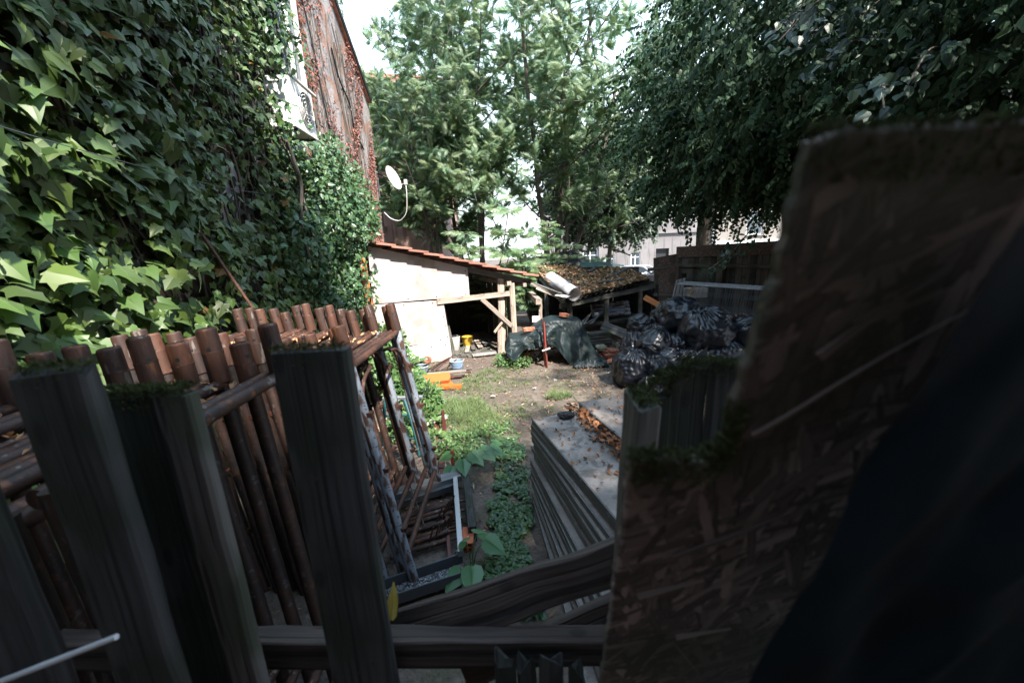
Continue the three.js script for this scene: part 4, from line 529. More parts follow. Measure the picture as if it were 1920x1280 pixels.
{
  const o = { stems: [[[-0.05, 1, 0.05], 7.5, 0.3]], wander: 0.12, up: [0.05, 0.02, -0.02], levels: 2, kids: [9, 4], first: [0.5, 0.3], ratio: [0.42, 0.4], spread: 0.85, tipAt: [1] };
  // big linden beyond the right fence, its lower boughs reaching over the yard
  const keep = p => { const dz = -p.z; return p.y < 8.3 && !(p.x < 2.3 + 0.34 * (p.y - 3.5) + 0.4 * noise(p.z * 0.6, p.y * 0.5, 0) && p.z > -13) && p.y > 2.9 + 0.28 * noise(p.x, p.z, 3) - 0.03 * dz + (dz < 6 ? 0.35 : 0); };
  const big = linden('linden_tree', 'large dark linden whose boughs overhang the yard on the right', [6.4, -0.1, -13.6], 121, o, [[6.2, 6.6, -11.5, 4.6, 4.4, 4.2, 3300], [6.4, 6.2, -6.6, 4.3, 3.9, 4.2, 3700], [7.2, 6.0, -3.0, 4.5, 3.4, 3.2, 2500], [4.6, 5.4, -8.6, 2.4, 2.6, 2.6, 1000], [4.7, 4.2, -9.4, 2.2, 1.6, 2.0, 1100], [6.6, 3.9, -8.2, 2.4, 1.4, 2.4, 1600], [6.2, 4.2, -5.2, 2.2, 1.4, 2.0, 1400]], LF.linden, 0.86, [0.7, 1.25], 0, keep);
  const r = rng(55); let n = 0; const tl = thing('linden_bough', 'low dark bough of separate heart shaped leaves hanging over the right side', 'bough', [4.2, 2.9, -5.4]);
  const mats = [leafMat(0.034, 0.07, 0.04, 0.4, 0.25), leafMat(0.042, 0.085, 0.045, 0.4, 0.25), leafMat(0.028, 0.06, 0.035, 0.4, 0.25)], tw = [];
  for (let b = 0; b < 15; b++) { const a = V(rr(3.4, 6.2, r), rr(3.7, 6.3, r), rr(-4.2, -7.6, r)), e = a.clone().add(V(rr(-1.2, -0.5, r), rr(-0.9, -0.35, r), rr(0.1, 0.8, r))), mid = a.clone().lerp(e, 0.5).add(V(0, 0.12, 0)); tw.push(pipe([a, mid, e], 0.009, 10, 4)); for (let k = 0; k < 20; k++) { const q = k / 19, p = a.clone().lerp(e, q).add(V(rr(-0.16, 0.16, r), 0.1 * Math.sin(q * 3.1) + rr(-0.08, 0.02, r), rr(-0.16, 0.16, r))); const m = shadowed(new THREE.Mesh(G.heart, mats[k % 3])); m.name = 'leaf'; leafM(m.matrix, p.sub(tl.position), V(-0.1, 0.8, 0.5).addScaledVector(rdir(r), 0.4), V(-0.55, -0.6, 0.3).addScaledVector(rdir(r), 0.5), rr(0.10, 0.15, r)); m.matrix.decompose(m.position, m.quaternion, m.scale); tl.add(m); n++; } }
  partW(tl, 'twig', merge(tw), M.bark);
  // hanging shoot in front of the board fence
  const hs = thing('hanging_shoot', 'leafy linden shoot hanging in front of the old board fence', 'branch', [4.0, 1.9, -8.2]), pts = [V(5.4, 3.2, -8.6), V(4.9, 2.55, -8.4), V(4.4, 2.1, -8.2), V(3.9, 1.82, -8.0)]; partW(hs, 'twig', pipe(pts, 0.012, 20, 5), M.bark);
  const cv = new THREE.CatmullRomCurve3(pts); for (let k = 0; k < 60; k++) { const q = 0.35 + 0.65 * r(), p = cv.getPoint(q).add(V(rr(-0.16, 0.16, r), rr(-0.14, 0.1, r), rr(-0.14, 0.14, r))); const m = shadowed(new THREE.Mesh(G.heart, mats[k % 3])); m.name = 'leaf'; leafM(m.matrix, p.sub(hs.position), V(0, 0.7, 0.6).addScaledVector(rdir(r), 0.5), V(-0.5, -0.6, 0.2).addScaledVector(rdir(r), 0.6), rr(0.08, 0.12, r)); m.matrix.decompose(m.position, m.quaternion, m.scale); hs.add(m); }
  // street linden with a thin straight trunk
  linden('street_linden', 'dark round crowned linden with a thin trunk standing by the parked cars', [5.6, -0.7, -22.5], 122, { ...o, stems: [[[0.0, 1, 0], 5.5, 0.16]], kids: [9, 4] }, [[5.2, 4.9, -22.0, 3.4, 2.6, 2.8, 2300], [3.9, 6.6, -21.5, 2.6, 2.4, 2.4, 1000], [6.6, 6.6, -22, 2.6, 2.4, 2.4, 900]], LF.lindenFar, 1.6, [0.75, 1.3]);
  // unseen linden added at the viewer's back, crown lumps placed to shade the foreground
  linden('added_shade_linden', 'broad unseen linden added behind the viewer to shade the fence', [1.0, 0, 5.6], 123, { ...o, stems: [[[0, 1, -0.05], 7, 0.28]] }, [[2.2, 7.3, 3.8, 3.0, 2.6, 2.4, 1700], [-1.35, 8.3, -1.5, 1.25, 0.8, 1.0, 380], [3.9, 6.6, 1.4, 2.2, 2.0, 2.2, 800]], LF.linden, 1.5, [0.7, 1.25]);
}

// ---------------------------------------------------------------- stacked scaffold frames
const ORD = ['first', 'second', 'third', 'fourth', 'fifth', 'sixth', 'seventh', 'eighth', 'ninth', 'tenth', 'eleventh', 'twelfth', 'thirteenth', 'fourteenth', 'fifteenth', 'sixteenth', 'seventeenth', 'eighteenth'];
function stubGeo(r, h) { const g = new THREE.LatheGeometry([[r * 0.9, 0], [r, 0.004], [r, h * 0.55], [r * 1.04, h * 0.56], [r * 1.04, h * 0.575], [r * 0.99, h * 0.585], [r * 0.99, h - 0.014], [r * 0.92, h - 0.004], [r * 0.78, h], [r * 0.7, h], [r * 0.7, h - 0.05], [0.001, h - 0.05]].map(p => new THREE.Vector2(...p)), 18), u = g.attributes.uv, k = R() * 3; for (let i = 0; i < u.count; i++) u.setXY(i, u.getX(i) * 6.283 * r + k, u.getY(i) * h + k); return g; }
function frame(label, base, L, lean, H, seed, paint, group, rad = 0.034, twin = 0.056, nearCollar = true) {
  const t = thing('scaffold_frame', label, 'scaffold frame', base, group), r = rng(seed), k = H - 0.25, top = V(lean[0], H, lean[1]);
  const along = f => top.clone().multiplyScalar(f / H), z = V(0, 0, -L);
  for (const o of [V(0, 0, 0), z]) {
    const leg = part(t, 'leg', rod(o.clone(), o.clone().add(along(k + 0.02)), rad, 12), paint);
    if (o.z === 0 && !nearCollar) continue;
    const s = stubGeo(rad * 1.28, 0.25 + rr(-0.03, 0.03, r)), y = top.clone().normalize(); lay(s, o.clone().add(along(k)), o.clone().add(along(H)), V(0, 0, 1)); part(leg, 'collar', s, M.rust);
    const a = r() < 0.5 ? V(0.4, 0, 1) : V(0.9, 0, 0.5); a.normalize(); const hc = o.clone().add(along(H - 0.085)); part(leg, 'dark_pin_plug', merge([rod(hc.clone().addScaledVector(a, -rad * 1.3), hc.clone().addScaledVector(a, rad * 1.3), 0.0095, 8)]), M.black);  // solid black rod, its colour standing in for the shade inside a hole
  }
  for (const q of [0, -twin]) part(t, 'transom', rod(along(k - 0.01).add(V(q, 0, 0)), z.clone().add(along(k - 0.01)).add(V(q, 0, 0)), twin * 0.475, 12), M.rust);
  part(t, 'transom', rod(along(0.28), z.clone().add(along(0.28)), 0.024, 8), M.rust);
  if (nearCollar || seed === 340) part(t, 'brace', pipe([along(0.75), along(k - 0.30).add(V(0, 0, -0.03)), along(k - 0.14).add(V(0, 0, -0.16)), along(k - 0.11).add(V(0, 0, -0.34))], 0.014, 16, 6), M.rust);
  if (nearCollar) part(t, 'brace', pipe([z.clone().add(along(0.75)), z.clone().add(along(k - 0.30)).add(V(0, 0, 0.03)), z.clone().add(along(k - 0.14)).add(V(0, 0, 0.16)), z.clone().add(along(k - 0.11)).add(V(0, 0, 0.34))], 0.014, 16, 6), M.rust);
  if (nearCollar) for (const h of [0.5, 0.95, 1.35]) for (const o of [V(0, 0, 0), z]) { const p = o.clone().add(along(h)); part(t, 'lug', box(0.05, 0.03, 0.05).translate(p.x + 0.035, p.y, p.z), M.rust); }
  return t;
}
{
  const r = rng(300);
  for (let k = 0; k < 15; k++) frame('rusty scaffold frame, ' + ORD[k] + ' from the right in the farther stack', [-0.77 - 0.104 * k, 0.0, -2.5 - 0.03 * (k % 2) + rr(-0.04, 0.04, r)], 1.17, [-0.34 + rr(-0.015, 0.015, r), -0.14 + rr(-0.03, 0.03, r)], 1.92 + rr(-0.05, 0.06, r), 310 + k, k < 3 ? M.rustPaint : M.rustDarkShaded, 'scaffold frames stacked behind the fence', 0.035, 0.052);
  for (let k = 0; k < 11; k++) frame('rusty scaffold frame, ' + ORD[k] + ' from the right in the nearer stack', [-0.95 - 0.118 * k, 0.0, -0.86 + 0.018 * k + rr(-0.012, 0.012, r)], 0.98 - 0.014 * k, [-0.19 + rr(-0.006, 0.006, r), -0.02], 2.07 + (k % 2 ? 0.0 : 0.025) + rr(-0.02, 0.02, r), 340 + k, M.rustDarkShaded, 'scaffold frames stacked behind the fence', 0.033, 0.0585, false);
  // fallen leaves caught on the tubes
  const it = []; for (let k = 0; k < 230; k++) { const near = r() < 0.3; it.push({ p: near ? V(rr(-2.2, -1.15, r), 1.862, rr(-1.75, -0.9, r)) : V(rr(-2.5, -1.2, r), 1.705, rr(-3.6, -2.7, r)), n: V(0, 1, 0).addScaledVector(rdir(r), 0.35), t: V(rr(-1, 1, r), 0.05, rr(-1, 1, r)), s: rr(0.018, 0.05, r) }); }
  inst(null, 'leaves_on_frames', G.dead, LF.dry, it, () => { const k = rr(0.6, 1.2, r); return [0.5 * k, 0.27 * k, 0.13 * k]; }).userData = { kind: 'stuff', label: 'brown leaves caught on the stacked rusty scaffold frames', category: 'leaves' };
}

// ---------------------------------------------------------------- stacks of panels
{
  const mkPanel = (label, x, y, z, yaw, w, L, top, group) => { // x, z: far left corner
    const t = thing('formwork_panel', label, 'panel', [x, y, z], group); t.rotation.y = yaw;
    const g = slab([[0, 0], [w, 0], [w, 0.05], [0, 0.05]], L, 0.004, 'z'); const rim = part(t, 'rim', g, M.slabSide);
    if (top % 3 === 0) { const lip = slab([[-0.004, 0.038], [0.0, 0.038], [0.0, 0.0505], [-0.004, 0.0505]], L, 0, 'z'); part(t, 'edge_lip', lip, M.galv); }
    const d = slab([[0.006, 0.0495], [w - 0.006, 0.0495], [w - 0.006, 0.0545], [0.006, 0.0545]], L - 0.012, 0.001, 'z'); d.translate(0, 0, 0.006); part(t, 'deck', d, M.slabTop);
    return t;
  };
  const r = rng(400), n = 15; for (let k = 0; k < n; k++) { const q = k / (n - 1); mkPanel('grey panel, ' + ORD[n - 1 - k] + ' from the top of the left stack', 0.125 + 0.03 * q + rr(-0.024, 0.02, r) + (k === n - 1 ? 0.02 : 0), k * 0.0565 + 0.002, -3.5 + rr(-0.03, 0.03, r), 0.13 + 0.15 * q + rr(-0.018, 0.018, r), 0.46, 1.95, k, 'panels in the left stack'); }
  for (let k = 0; k < n + 1; k++) mkPanel('grey panel, ' + ORD[n - k] + ' from the top of the right stack', 0.62 + rr(-0.01, 0.012, r), k * 0.0565 + 0.002, -3.74 + rr(-0.02, 0.02, r), 0.26 + rr(-0.006, 0.006, r), 0.66, 2.0, k, 'panels in the right stack');
  const it = []; for (let k = 0; k < 420; k++) { const s = Math.pow(r(), 0.8), u = rr(-0.12, 0.0, r) * (0.4 + r()); it.push({ p: V(0.60 + 0.265 * s * 1.75 + u, 0.855 + rr(0, 0.04, r), -3.70 + s * 1.75), n: V(0, 1, 0).addScaledVector(rdir(r), 0.8), t: V(rr(-1, 1, r), rr(-0.2, 0.5, r), rr(-1, 1, r)), s: rr(0.02, 0.07, r) }); }
  for (let k = 0; k < 130; k++) { const s = r(), u = r(); it.push({ p: V(0.18 + 0.28 * s * 1.8 + u * 0.4, 0.853, -3.45 - 0.1 * u + s * 1.8), n: V(0, 1, 0).addScaledVector(rdir(r), 0.3), t: V(rr(-1, 1, r), 0.1, rr(-1, 1, r)), s: rr(0.012, 0.04, r) }); it.push({ p: V(0.66 + 0.26 * s * 1.9 + u * 0.6, 0.909, -3.70 - 0.16 * u + s * 1.8), n: V(0, 1, 0).addScaledVector(rdir(r), 0.3), t: V(rr(-1, 1, r), 0.1, rr(-1, 1, r)), s: rr(0.012, 0.045, r) }); }
  inst(null, 'leaves_on_panels', G.dead, LF.dry, it, () => { const k = rr(0.5, 1.25, r); return r() < 0.8 ? [0.45 * k, 0.2 * k, 0.09 * k] : [0.12 * k, 0.09 * k, 0.07 * k]; }).userData = { kind: 'stuff', label: 'drift of dry brown leaves between the two panel stacks', category: 'leaves' };
  const rag = new THREE.IcosahedronGeometry(0.055, 8), rp = rag.attributes.position; for (let i = 0; i < rp.count; i++) { const v = V(rp.getX(i), rp.getY(i), rp.getZ(i)), q = 1 + 0.55 * fbm3(v.x * 25, v.y * 25, v.z * 25, 3); rp.setXYZ(i, v.x * q * 1.35, Math.max(-0.02, v.y * q * 0.55), v.z * q); } rag.computeVertexNormals(); rag.translate(0.47, 0.875, -3.49);
  solo('dark_rag', 'crumpled dark rag lying on the far end of the left panel stack', 'rag', rag, M.black);
}

// ---------------------------------------------------------------- black rubbish bags
{
  const bagGeo = seed => {
    const r = rng(seed), o = [r() * 50, r() * 50, r() * 50], tilt = V(rr(-0.5, 0.5, r), 1, rr(-0.3, 0.6, r)).normalize(), g = mergeVertices(new THREE.IcosahedronGeometry(1, 40).deleteAttribute('uv').deleteAttribute('normal')), p = g.attributes.position, e1 = tilt.clone().cross(V(0.3, 0.2, 1)).normalize(), e2 = tilt.clone().cross(e1), uv = new Float32Array(p.count * 2);
    for (let i = 0; i < p.count; i++) {
      const d = V(p.getX(i), p.getY(i), p.getZ(i)).normalize(), th = Math.acos(clamp(d.dot(tilt), -1, 1)), ph = Math.atan2(d.dot(e1), d.dot(e2));
      let q = 1 + 0.2 * fbm3(d.x * 1.5 + o[0], d.y * 1.5, d.z * 1.5, 2);
      q += 0.055 * Math.exp(-th / 0.7) * Math.sin(ph * 9 + 2.5 * noise(ph, th * 2, o[1])) * sstep(th, 0.08, 0.3) + 0.03 * Math.exp(-th / 1.1) * Math.sin(ph * 21 + 4 * noise(d.x * 2, d.y * 2, o[2]));
      const wx = d.x * 2.2 + 0.6 * noise(d.x * 2, d.y * 2, d.z * 2 + o[0]), wy = d.y * 4.2 + 0.9 * noise(d.x * 2 + 4, d.y * 2, d.z * 2 + o[1]), wz = d.z * 2.2; // creases that lie mostly sideways, slack under load
      const c1 = 1 - Math.abs(noise(wx + o[0], wy + o[1], wz)) * 2, c2 = 1 - Math.abs(noise(wx * 2.3 + o[2], wy * 1.9, wz * 2.3)) * 2, c3 = 1 - Math.abs(noise(wx * 5 + o[1], wy * 4.2, wz * 5)) * 2;
      q += 0.024 * c1 + 0.010 * c2 * sstep(noise(d.x * 2 + o[1], d.y * 2, d.z * 2), -0.2, 0.4) - 0.26 * Math.exp(-th * th / 0.03) + 0.1 * Math.exp(-th * th / 0.16);
      d.multiplyScalar(q * 0.93); if (d.y < -0.55) d.y = -0.55 + (d.y + 0.55) * 0.25; p.setXYZ(i, d.x, d.y, d.z); uv[i * 2] = ph / 6.2832; uv[i * 2 + 1] = th * 0.3;
    }
    g.setAttribute('uv', new THREE.BufferAttribute(uv, 2)); g.computeVertexNormals();
    const kg = new THREE.CylinderGeometry(0.26, 0.05, 0.3, 26, 8, true), kp = kg.attributes.position; for (let i = 0; i < kp.count; i++) { const x = kp.getX(i), y = kp.getY(i), z = kp.getZ(i), a = Math.atan2(z, x), f = (y + 0.15) / 0.3, w = 1 + f * (0.5 * Math.sin(a * 4 + o[0]) + 0.3 * noise(a * 2, y * 8, o[1])); kp.setXYZ(i, x * w * 0.8, y * (1 + 0.3 * Math.sin(a * 3)) * 0.9, z * w); } kg.computeVertexNormals(); const m = new THREE.Matrix4().makeBasis(e1, tilt, e2).setPosition(tilt.clone().multiplyScalar(0.78)); kg.applyMatrix4(m);
    return [g, kg];
  };
  const gs = [1, 2, 3, 4, 5, 6, 7].map(k => bagGeo(500 + k));
  const list = [[2.5, 0.8, -7.74, 0.25, 'small black bag with pointed ears on the top left of the bag heap'], [3.18, 0.95, -7.57, 0.45, 'big black bag with straight folds on top of the bag heap'], [2.95, 0.88, -7.72, 0.28, 'black bag tucked behind the topmost big bag'], [3.44, 0.74, -6.95, 0.48, 'largest black bag with gathered knot facing forward, right of the heap'], [4.05, 0.78, -6.7, 0.33, 'greyish shiny bag at the far right of the heap by the board'], [2.66, 0.62, -7.35, 0.29, 'black bag wedged in the middle under the small eared bag'], [2.26, 0.46, -7.2, 0.30, 'slack black bag on the left side of the heap above the bottom one'], [2.52, 0.53, -6.98, 0.34, 'lumpy black bag in the centre of the heap'], [2.97, 0.5, -7.05, 0.3, 'black bag below the topmost big bag with a leaf on it'], [2.06, 0.25, -6.7, 0.37, 'heavy black bag at the bottom left corner of the heap'], [2.4, 0.26, -6.55, 0.26, 'squat black bag at the foot of the heap with leaves on top'], [2.66, 0.36, -6.68, 0.27, 'creased black bag low in the middle of the heap'], [2.92, 0.32, -6.58, 0.27, 'black bag low in the heap right of the creased one'], [2.17, 0.14, -6.06, 0.19, 'smallest black bag on the ground in front of the heap'], [2.58, 0.2, -6.07, 0.28, 'shiny black bag on the ground in front, just left of the mossy picket'], [3.1, 0.3, -6.35, 0.32, 'black bag on the ground behind the mossy pickets'], [3.6, 0.36, -6.6, 0.36, 'black bag under the largest knotted bag'], [3.3, 0.48, -7.4, 0.36, 'black bag buried in the back of the heap']];
  const r = rng(511); list.forEach(([x, y, z, s, l], i) => { const [g, kg] = gs[i % 7], t = thing('rubbish_bag', l, 'rubbish bag', [x, y, z], 'black rubbish bags in the heap'); const sk = part(t, 'sack', g, M.bag); part(t, 'knot', kg, M.bag); t.scale.set(s * rr(1.04, 1.16, r), s * rr(0.98, 1.12, r), s * rr(1.0, 1.1, r)); t.rotation.set(rr(-0.15, 0.3, r), i * 1.9, rr(-0.3, 0.3, r)); });
  const it = []; for (const [x, y, z, s] of list) for (let k = 0; k < 9; k++) { const a = r() * 6.28, q = r() * 0.55 * s; it.push({ p: V(x + Math.cos(a) * q, y + s * 0.9 * Math.sqrt(1 - q * q / s / s) , z + Math.sin(a) * q), n: V(0, 1, 0).addScaledVector(rdir(r), 0.6), t: V(rr(-1, 1, r), 0.1, rr(-1, 1, r)), s: rr(0.03, 0.07, r) }); }
  inst(null, 'leaves_on_bags', G.bit, LF.dry, it.filter((_, i) => i % 3), () => { const k = rr(0.6, 1.2, r); return [0.5 * k, 0.32 * k, 0.19 * k]; }).userData = { kind: 'stuff', label: 'a few dry leaves lying on the black bags', category: 'leaves' };
  const blk = thing('block_stack', 'grey hollow blocks stacked behind the small eared bag', 'blocks', [2.42, 0, -7.95]); for (let k = 0; k < 4; k++) for (const q of [0, 1]) { const b = part(blk, 'block', slab([[-0.1, 0], [0.1, 0], [0.1, 0.19], [-0.1, 0.19]], 0.3, 0.006), M.concrete); b.position.set(q * 0.215 + rr(-0.01, 0.01, r), k * 0.192, rr(-0.02, 0.02, r)); }
}

// ---------------------------------------------------------------- covered handcart with two bricks and a red strap
function brickGeo(seed, broken) { const r = rng(seed), L = broken ? rr(0.1, 0.19, r) : 0.24, g = new THREE.BoxGeometry(L, 0.065, 0.115, 6, 2, 3), p = g.attributes.position; for (let i = 0; i < p.count; i++) { const x = p.getX(i), y = p.getY(i), z = p.getZ(i), end = broken && x > L * 0.35 ? 1 : 0; p.setXYZ(i, x + 0.006 * noise(x * 40 + seed, y * 40, z * 40) + end * 0.03 * noise(y * 30, z * 25, seed), y + 0.005 * noise(x * 30, y * 30 + seed, z * 30), z + 0.005 * noise(x * 30, z * 30, y * 30 + seed)); } g.computeVertexNormals(); return boxUV(g, 'x', seed % 7); }
{
  const t = thing('handcart', 'old handcart with wooden wheel standing under the dark tarpaulin', 'handcart', [0.75, 0, -8.4]);
  const B = (n, a, b, w, d, m, s) => partW(t, n, beam(a, b, w, d, UP, { wob: 0.003, seed: s }), m);
  B('tray', V(0.25, 0.52, -8.35), V(1.4, 0.56, -8.55), 0.62, 0.05, M.woodDark, 601); for (const [x, z] of [[0.3, -8.1], [0.3, -8.6], [1.3, -8.25], [1.35, -8.8]]) partW(t, 'leg', rod(V(x, 0, z), V(x + 0.02, 0.54, z), 0.02, 7), M.rust);
  const wheel = new THREE.TorusGeometry(0.24, 0.03, 8, 30); wheel.rotateY(0.35); wheel.translate(0.42, 0.27, -8.25); const w = partW(t, 'wheel', wheel, M.woodDark); partW(w, 'spokes', merge([0, 1, 2].map(k => { const a = k * 1.047; return rod(V(0.42 + 0.22 * Math.cos(a), 0.27 + 0.22 * Math.sin(a), -8.25), V(0.42 - 0.22 * Math.cos(a), 0.27 - 0.22 * Math.sin(a), -8.25), 0.014, 6); })), M.woodDark);
  partW(t, 'handle', rod(V(0.2, 0.25, -8.2), V(1.3, 0.33, -8.35), 0.018, 7), M.rust);
}
{ // tarpaulin: one sheet thrown over, hem hanging low and trailing on the right
  const nu = 110, nv = 90, pos = [], uv = [], idx = [];
  for (let j = 0; j <= nv; j++) for (let i = 0; i <= nu; i++) {
    const u = i / nu, v = j / nv * 2 - 1; // v: -1 front hem, 0 ridge, 1 back hem
    const ridgeX = lerp(-0.14, 1.62, u), top = 0.64 + 0.28 * sstep(u, 0.1, 0.62) - 0.03 * Math.sin(u * 9) - 0.12 * sstep(u, 0.86, 1);
    const hem = lerp(0.2, 0.02, sstep(u, 0.15, 0.22)) * 0 + 0.36 + 0.1 * Math.exp(-Math.pow((u - 0.42) / 0.16, 2)) - 0.26 * Math.exp(-Math.pow((u - 0.07) / 0.07, 2)) + 0.05 * Math.sin(u * 13) - 0.34 * sstep(u, 0.6, 0.82);
    const a = Math.abs(v), fl = 0.33, side = sstep(a, fl, 1); const zc = -8.40 - 0.18 * u;
    let y = a < fl ? top - 0.03 * (a / fl) ** 2 : lerp(top - 0.03, hem, Math.pow((a - fl) / (1 - fl), 1.1));
    let out = a < fl ? 0.30 * a / fl : 0.30 + 0.16 * Math.pow((a - fl) / (1 - fl), 0.7) + 0.28 * sstep(u, 0.7, 0.95) * side;
    const fold = side * (0.06 * Math.sin(u * 38 + 2 * noise(u * 6, v * 2, 1)) + 0.04 * Math.sin(u * 17 + 1)) + 0.03 * fbm3(u * 9, v * 5, 3, 4) + 0.012 * (1 - 2 * Math.abs(noise(u * 22, v * 9, 7)));
    let x = ridgeX + 0.10 * side * Math.sin(u * 7) + (u > 0.9 ? (u - 0.9) * 2.2 * side : 0) - (u < 0.08 ? (0.08 - u) * 1.6 * side * -0.4 : 0); if (u > 0.93) { const k = (u - 0.93) / 0.07; y = lerp(y, Math.min(y, 0.05), k); x += 0.18 * k; }
    if (u < 0.05) { const k = 1 - u / 0.05; y -= 0.22 * k * (1 - side); x -= 0.02 * k; }
    pos.push(x, Math.max(0.018 + 0.03 * Math.abs(noise(u * 30, v * 12, 2)), y + 0.35 * fold), zc - Math.sign(v || 1) * (out + fold) * 1); uv.push(u * 2, v);
  }
  for (let j = 0; j < nv; j++) for (let i = 0; i < nu; i++) { const q = j * (nu + 1) + i; idx.push(q, q + 1, q + nu + 1, q + 1, q + nu + 2, q + nu + 1); }
  const g = new THREE.BufferGeometry(); g.setAttribute('position', new THREE.Float32BufferAttribute(pos, 3)); g.setAttribute('uv', new THREE.Float32BufferAttribute(uv, 2)); g.setIndex(idx); g.computeVertexNormals();
  solo('tarpaulin', 'dark green tarpaulin draped in folds over the handcart', 'tarpaulin', g, M.tarp);
  const heap = new THREE.PlaneGeometry(0.7, 0.5, 44, 32), hp = heap.attributes.position; for (let i = 0; i < hp.count; i++) { const x = hp.getX(i), y = hp.getY(i), e = 1 - Math.max(Math.abs(x) / 0.35, Math.abs(y) / 0.25); hp.setXYZ(i, x + 0.05 * noise(x * 9, y * 9, 1), 0.015 + Math.max(0, 0.10 * Math.min(1, e * 2.5) * (1 + 1.2 * fbm3(x * 10, y * 10, 2, 3)) + 0.03 * (1 - 2 * Math.abs(noise(x * 16, y * 16, 5)))), -y); } heap.computeVertexNormals(); heap.translate(1.55, 0, -7.95); solo('tarpaulin_bundle', 'crumpled dark tarpaulin bunched on the ground beside the rubble', 'tarpaulin', heap, M.tarp);
  solo('brick_weight', 'orange brick lying flat on the left of the tarpaulin', 'brick', brickGeo(610).rotateY(0.15).translate(0.36, 0.748, -8.22), M.brick, 'bricks weighing down the tarpaulin'); solo('brick_weight', 'orange brick lying slantwise on the highest part of the tarpaulin', 'brick', brickGeo(611).rotateY(0.95).rotateZ(-0.25).translate(1.12, 0.985, -8.4), M.brick, 'bricks weighing down the tarpaulin');
  const st = new THREE.PlaneGeometry(0.10, 0.95, 8, 30), p = st.attributes.position; for (let i = 0; i < p.count; i++) { const x = p.getX(i), y = p.getY(i); p.setXYZ(i, 0.8 * x * (0.6 + 0.35 * sstep(-y, -0.4, 0.3)) + 0.05 * y * -0.6, y, 0.03 * Math.cos(x * 60) + 0.02 * Math.sin(y * 8)); } st.computeVertexNormals(); st.translate(0.66, 0.46, -7.93);
  const um = thing('folded_parasol', 'faded red folded parasol propped upright against the covered cart', 'parasol', [0.66, 0, -7.85]); partW(um, 'cloth', st.toNonIndexed(), std({ color: new THREE.Color(0.30, 0.05, 0.04), roughness: 0.7, side: THREE.DoubleSide })); partW(um, 'pole', rod(V(0.69, 0.0, -7.88), V(0.62, 1.0, -7.96), 0.013, 7), M.rust); partW(um, 'tie', box(0.17, 0.018, 0.05, 'x').rotateZ(0.3).translate(0.68, 0.38, -7.9), M.dirtyWhite);
}
{ // rubble
  const r = rng(620), gs = [0, 1, 2, 3, 4, 5].map(k => brickGeo(630 + k, k > 1)), mats = [M.brick, std({ map: T.brick, color: new THREE.Color(0.75, 0.7, 0.7), bumpMap: T.fineBump, bumpScale: 0.004 }), std({ map: T.brick, color: new THREE.Color(1.1, 1.15, 1.2), bumpMap: T.fineBump, bumpScale: 0.004 })];
  const N = 44; for (let k = 0; k < N; k++) { const lay = k < 24 ? 0 : k < 37 ? 1 : 2, q = [1, 0.7, 0.4][lay], a = r() * 6.283, d = Math.sqrt(r()) * q, m = shadowed(new THREE.Mesh(gs[k % 6], mats[k % 3])); m.name = numbered('rubble_brick'); m.position.set(2.12 + Math.cos(a) * d * 0.52, 0.035 + lay * 0.06 + rr(0, 0.02, r), -8.32 + Math.sin(a) * d * 0.34); m.rotation.set(rr(-0.3, 0.3, r), r() * 6.28, rr(-0.3, 0.3, r)); m.userData = { label: 'broken red brick lying in the rubble heap beside the black bags', category: 'brick', group: 'bricks in the rubble heap' }; scene.add(m); }
  const st = new THREE.IcosahedronGeometry(0.1, 6), p = st.attributes.position; for (let i = 0; i < p.count; i++) { const v = V(p.getX(i), p.getY(i), p.getZ(i)).multiplyScalar(1 + 0.3 * fbm3(p.getX(i) * 12, p.getY(i) * 12, p.getZ(i) * 12, 2)); p.setXYZ(i, v.x * 1.2, v.y * 0.8, v.z); } st.computeVertexNormals(); st.translate(1.9, 0.24, -8.38); solo('rubble_stone', 'greenish grey stone on top of the rubble heap', 'stone', st, std({ color: new THREE.Color(0.16, 0.16, 0.12), bumpMap: T.fineBump, bumpScale: 0.004 }));
}

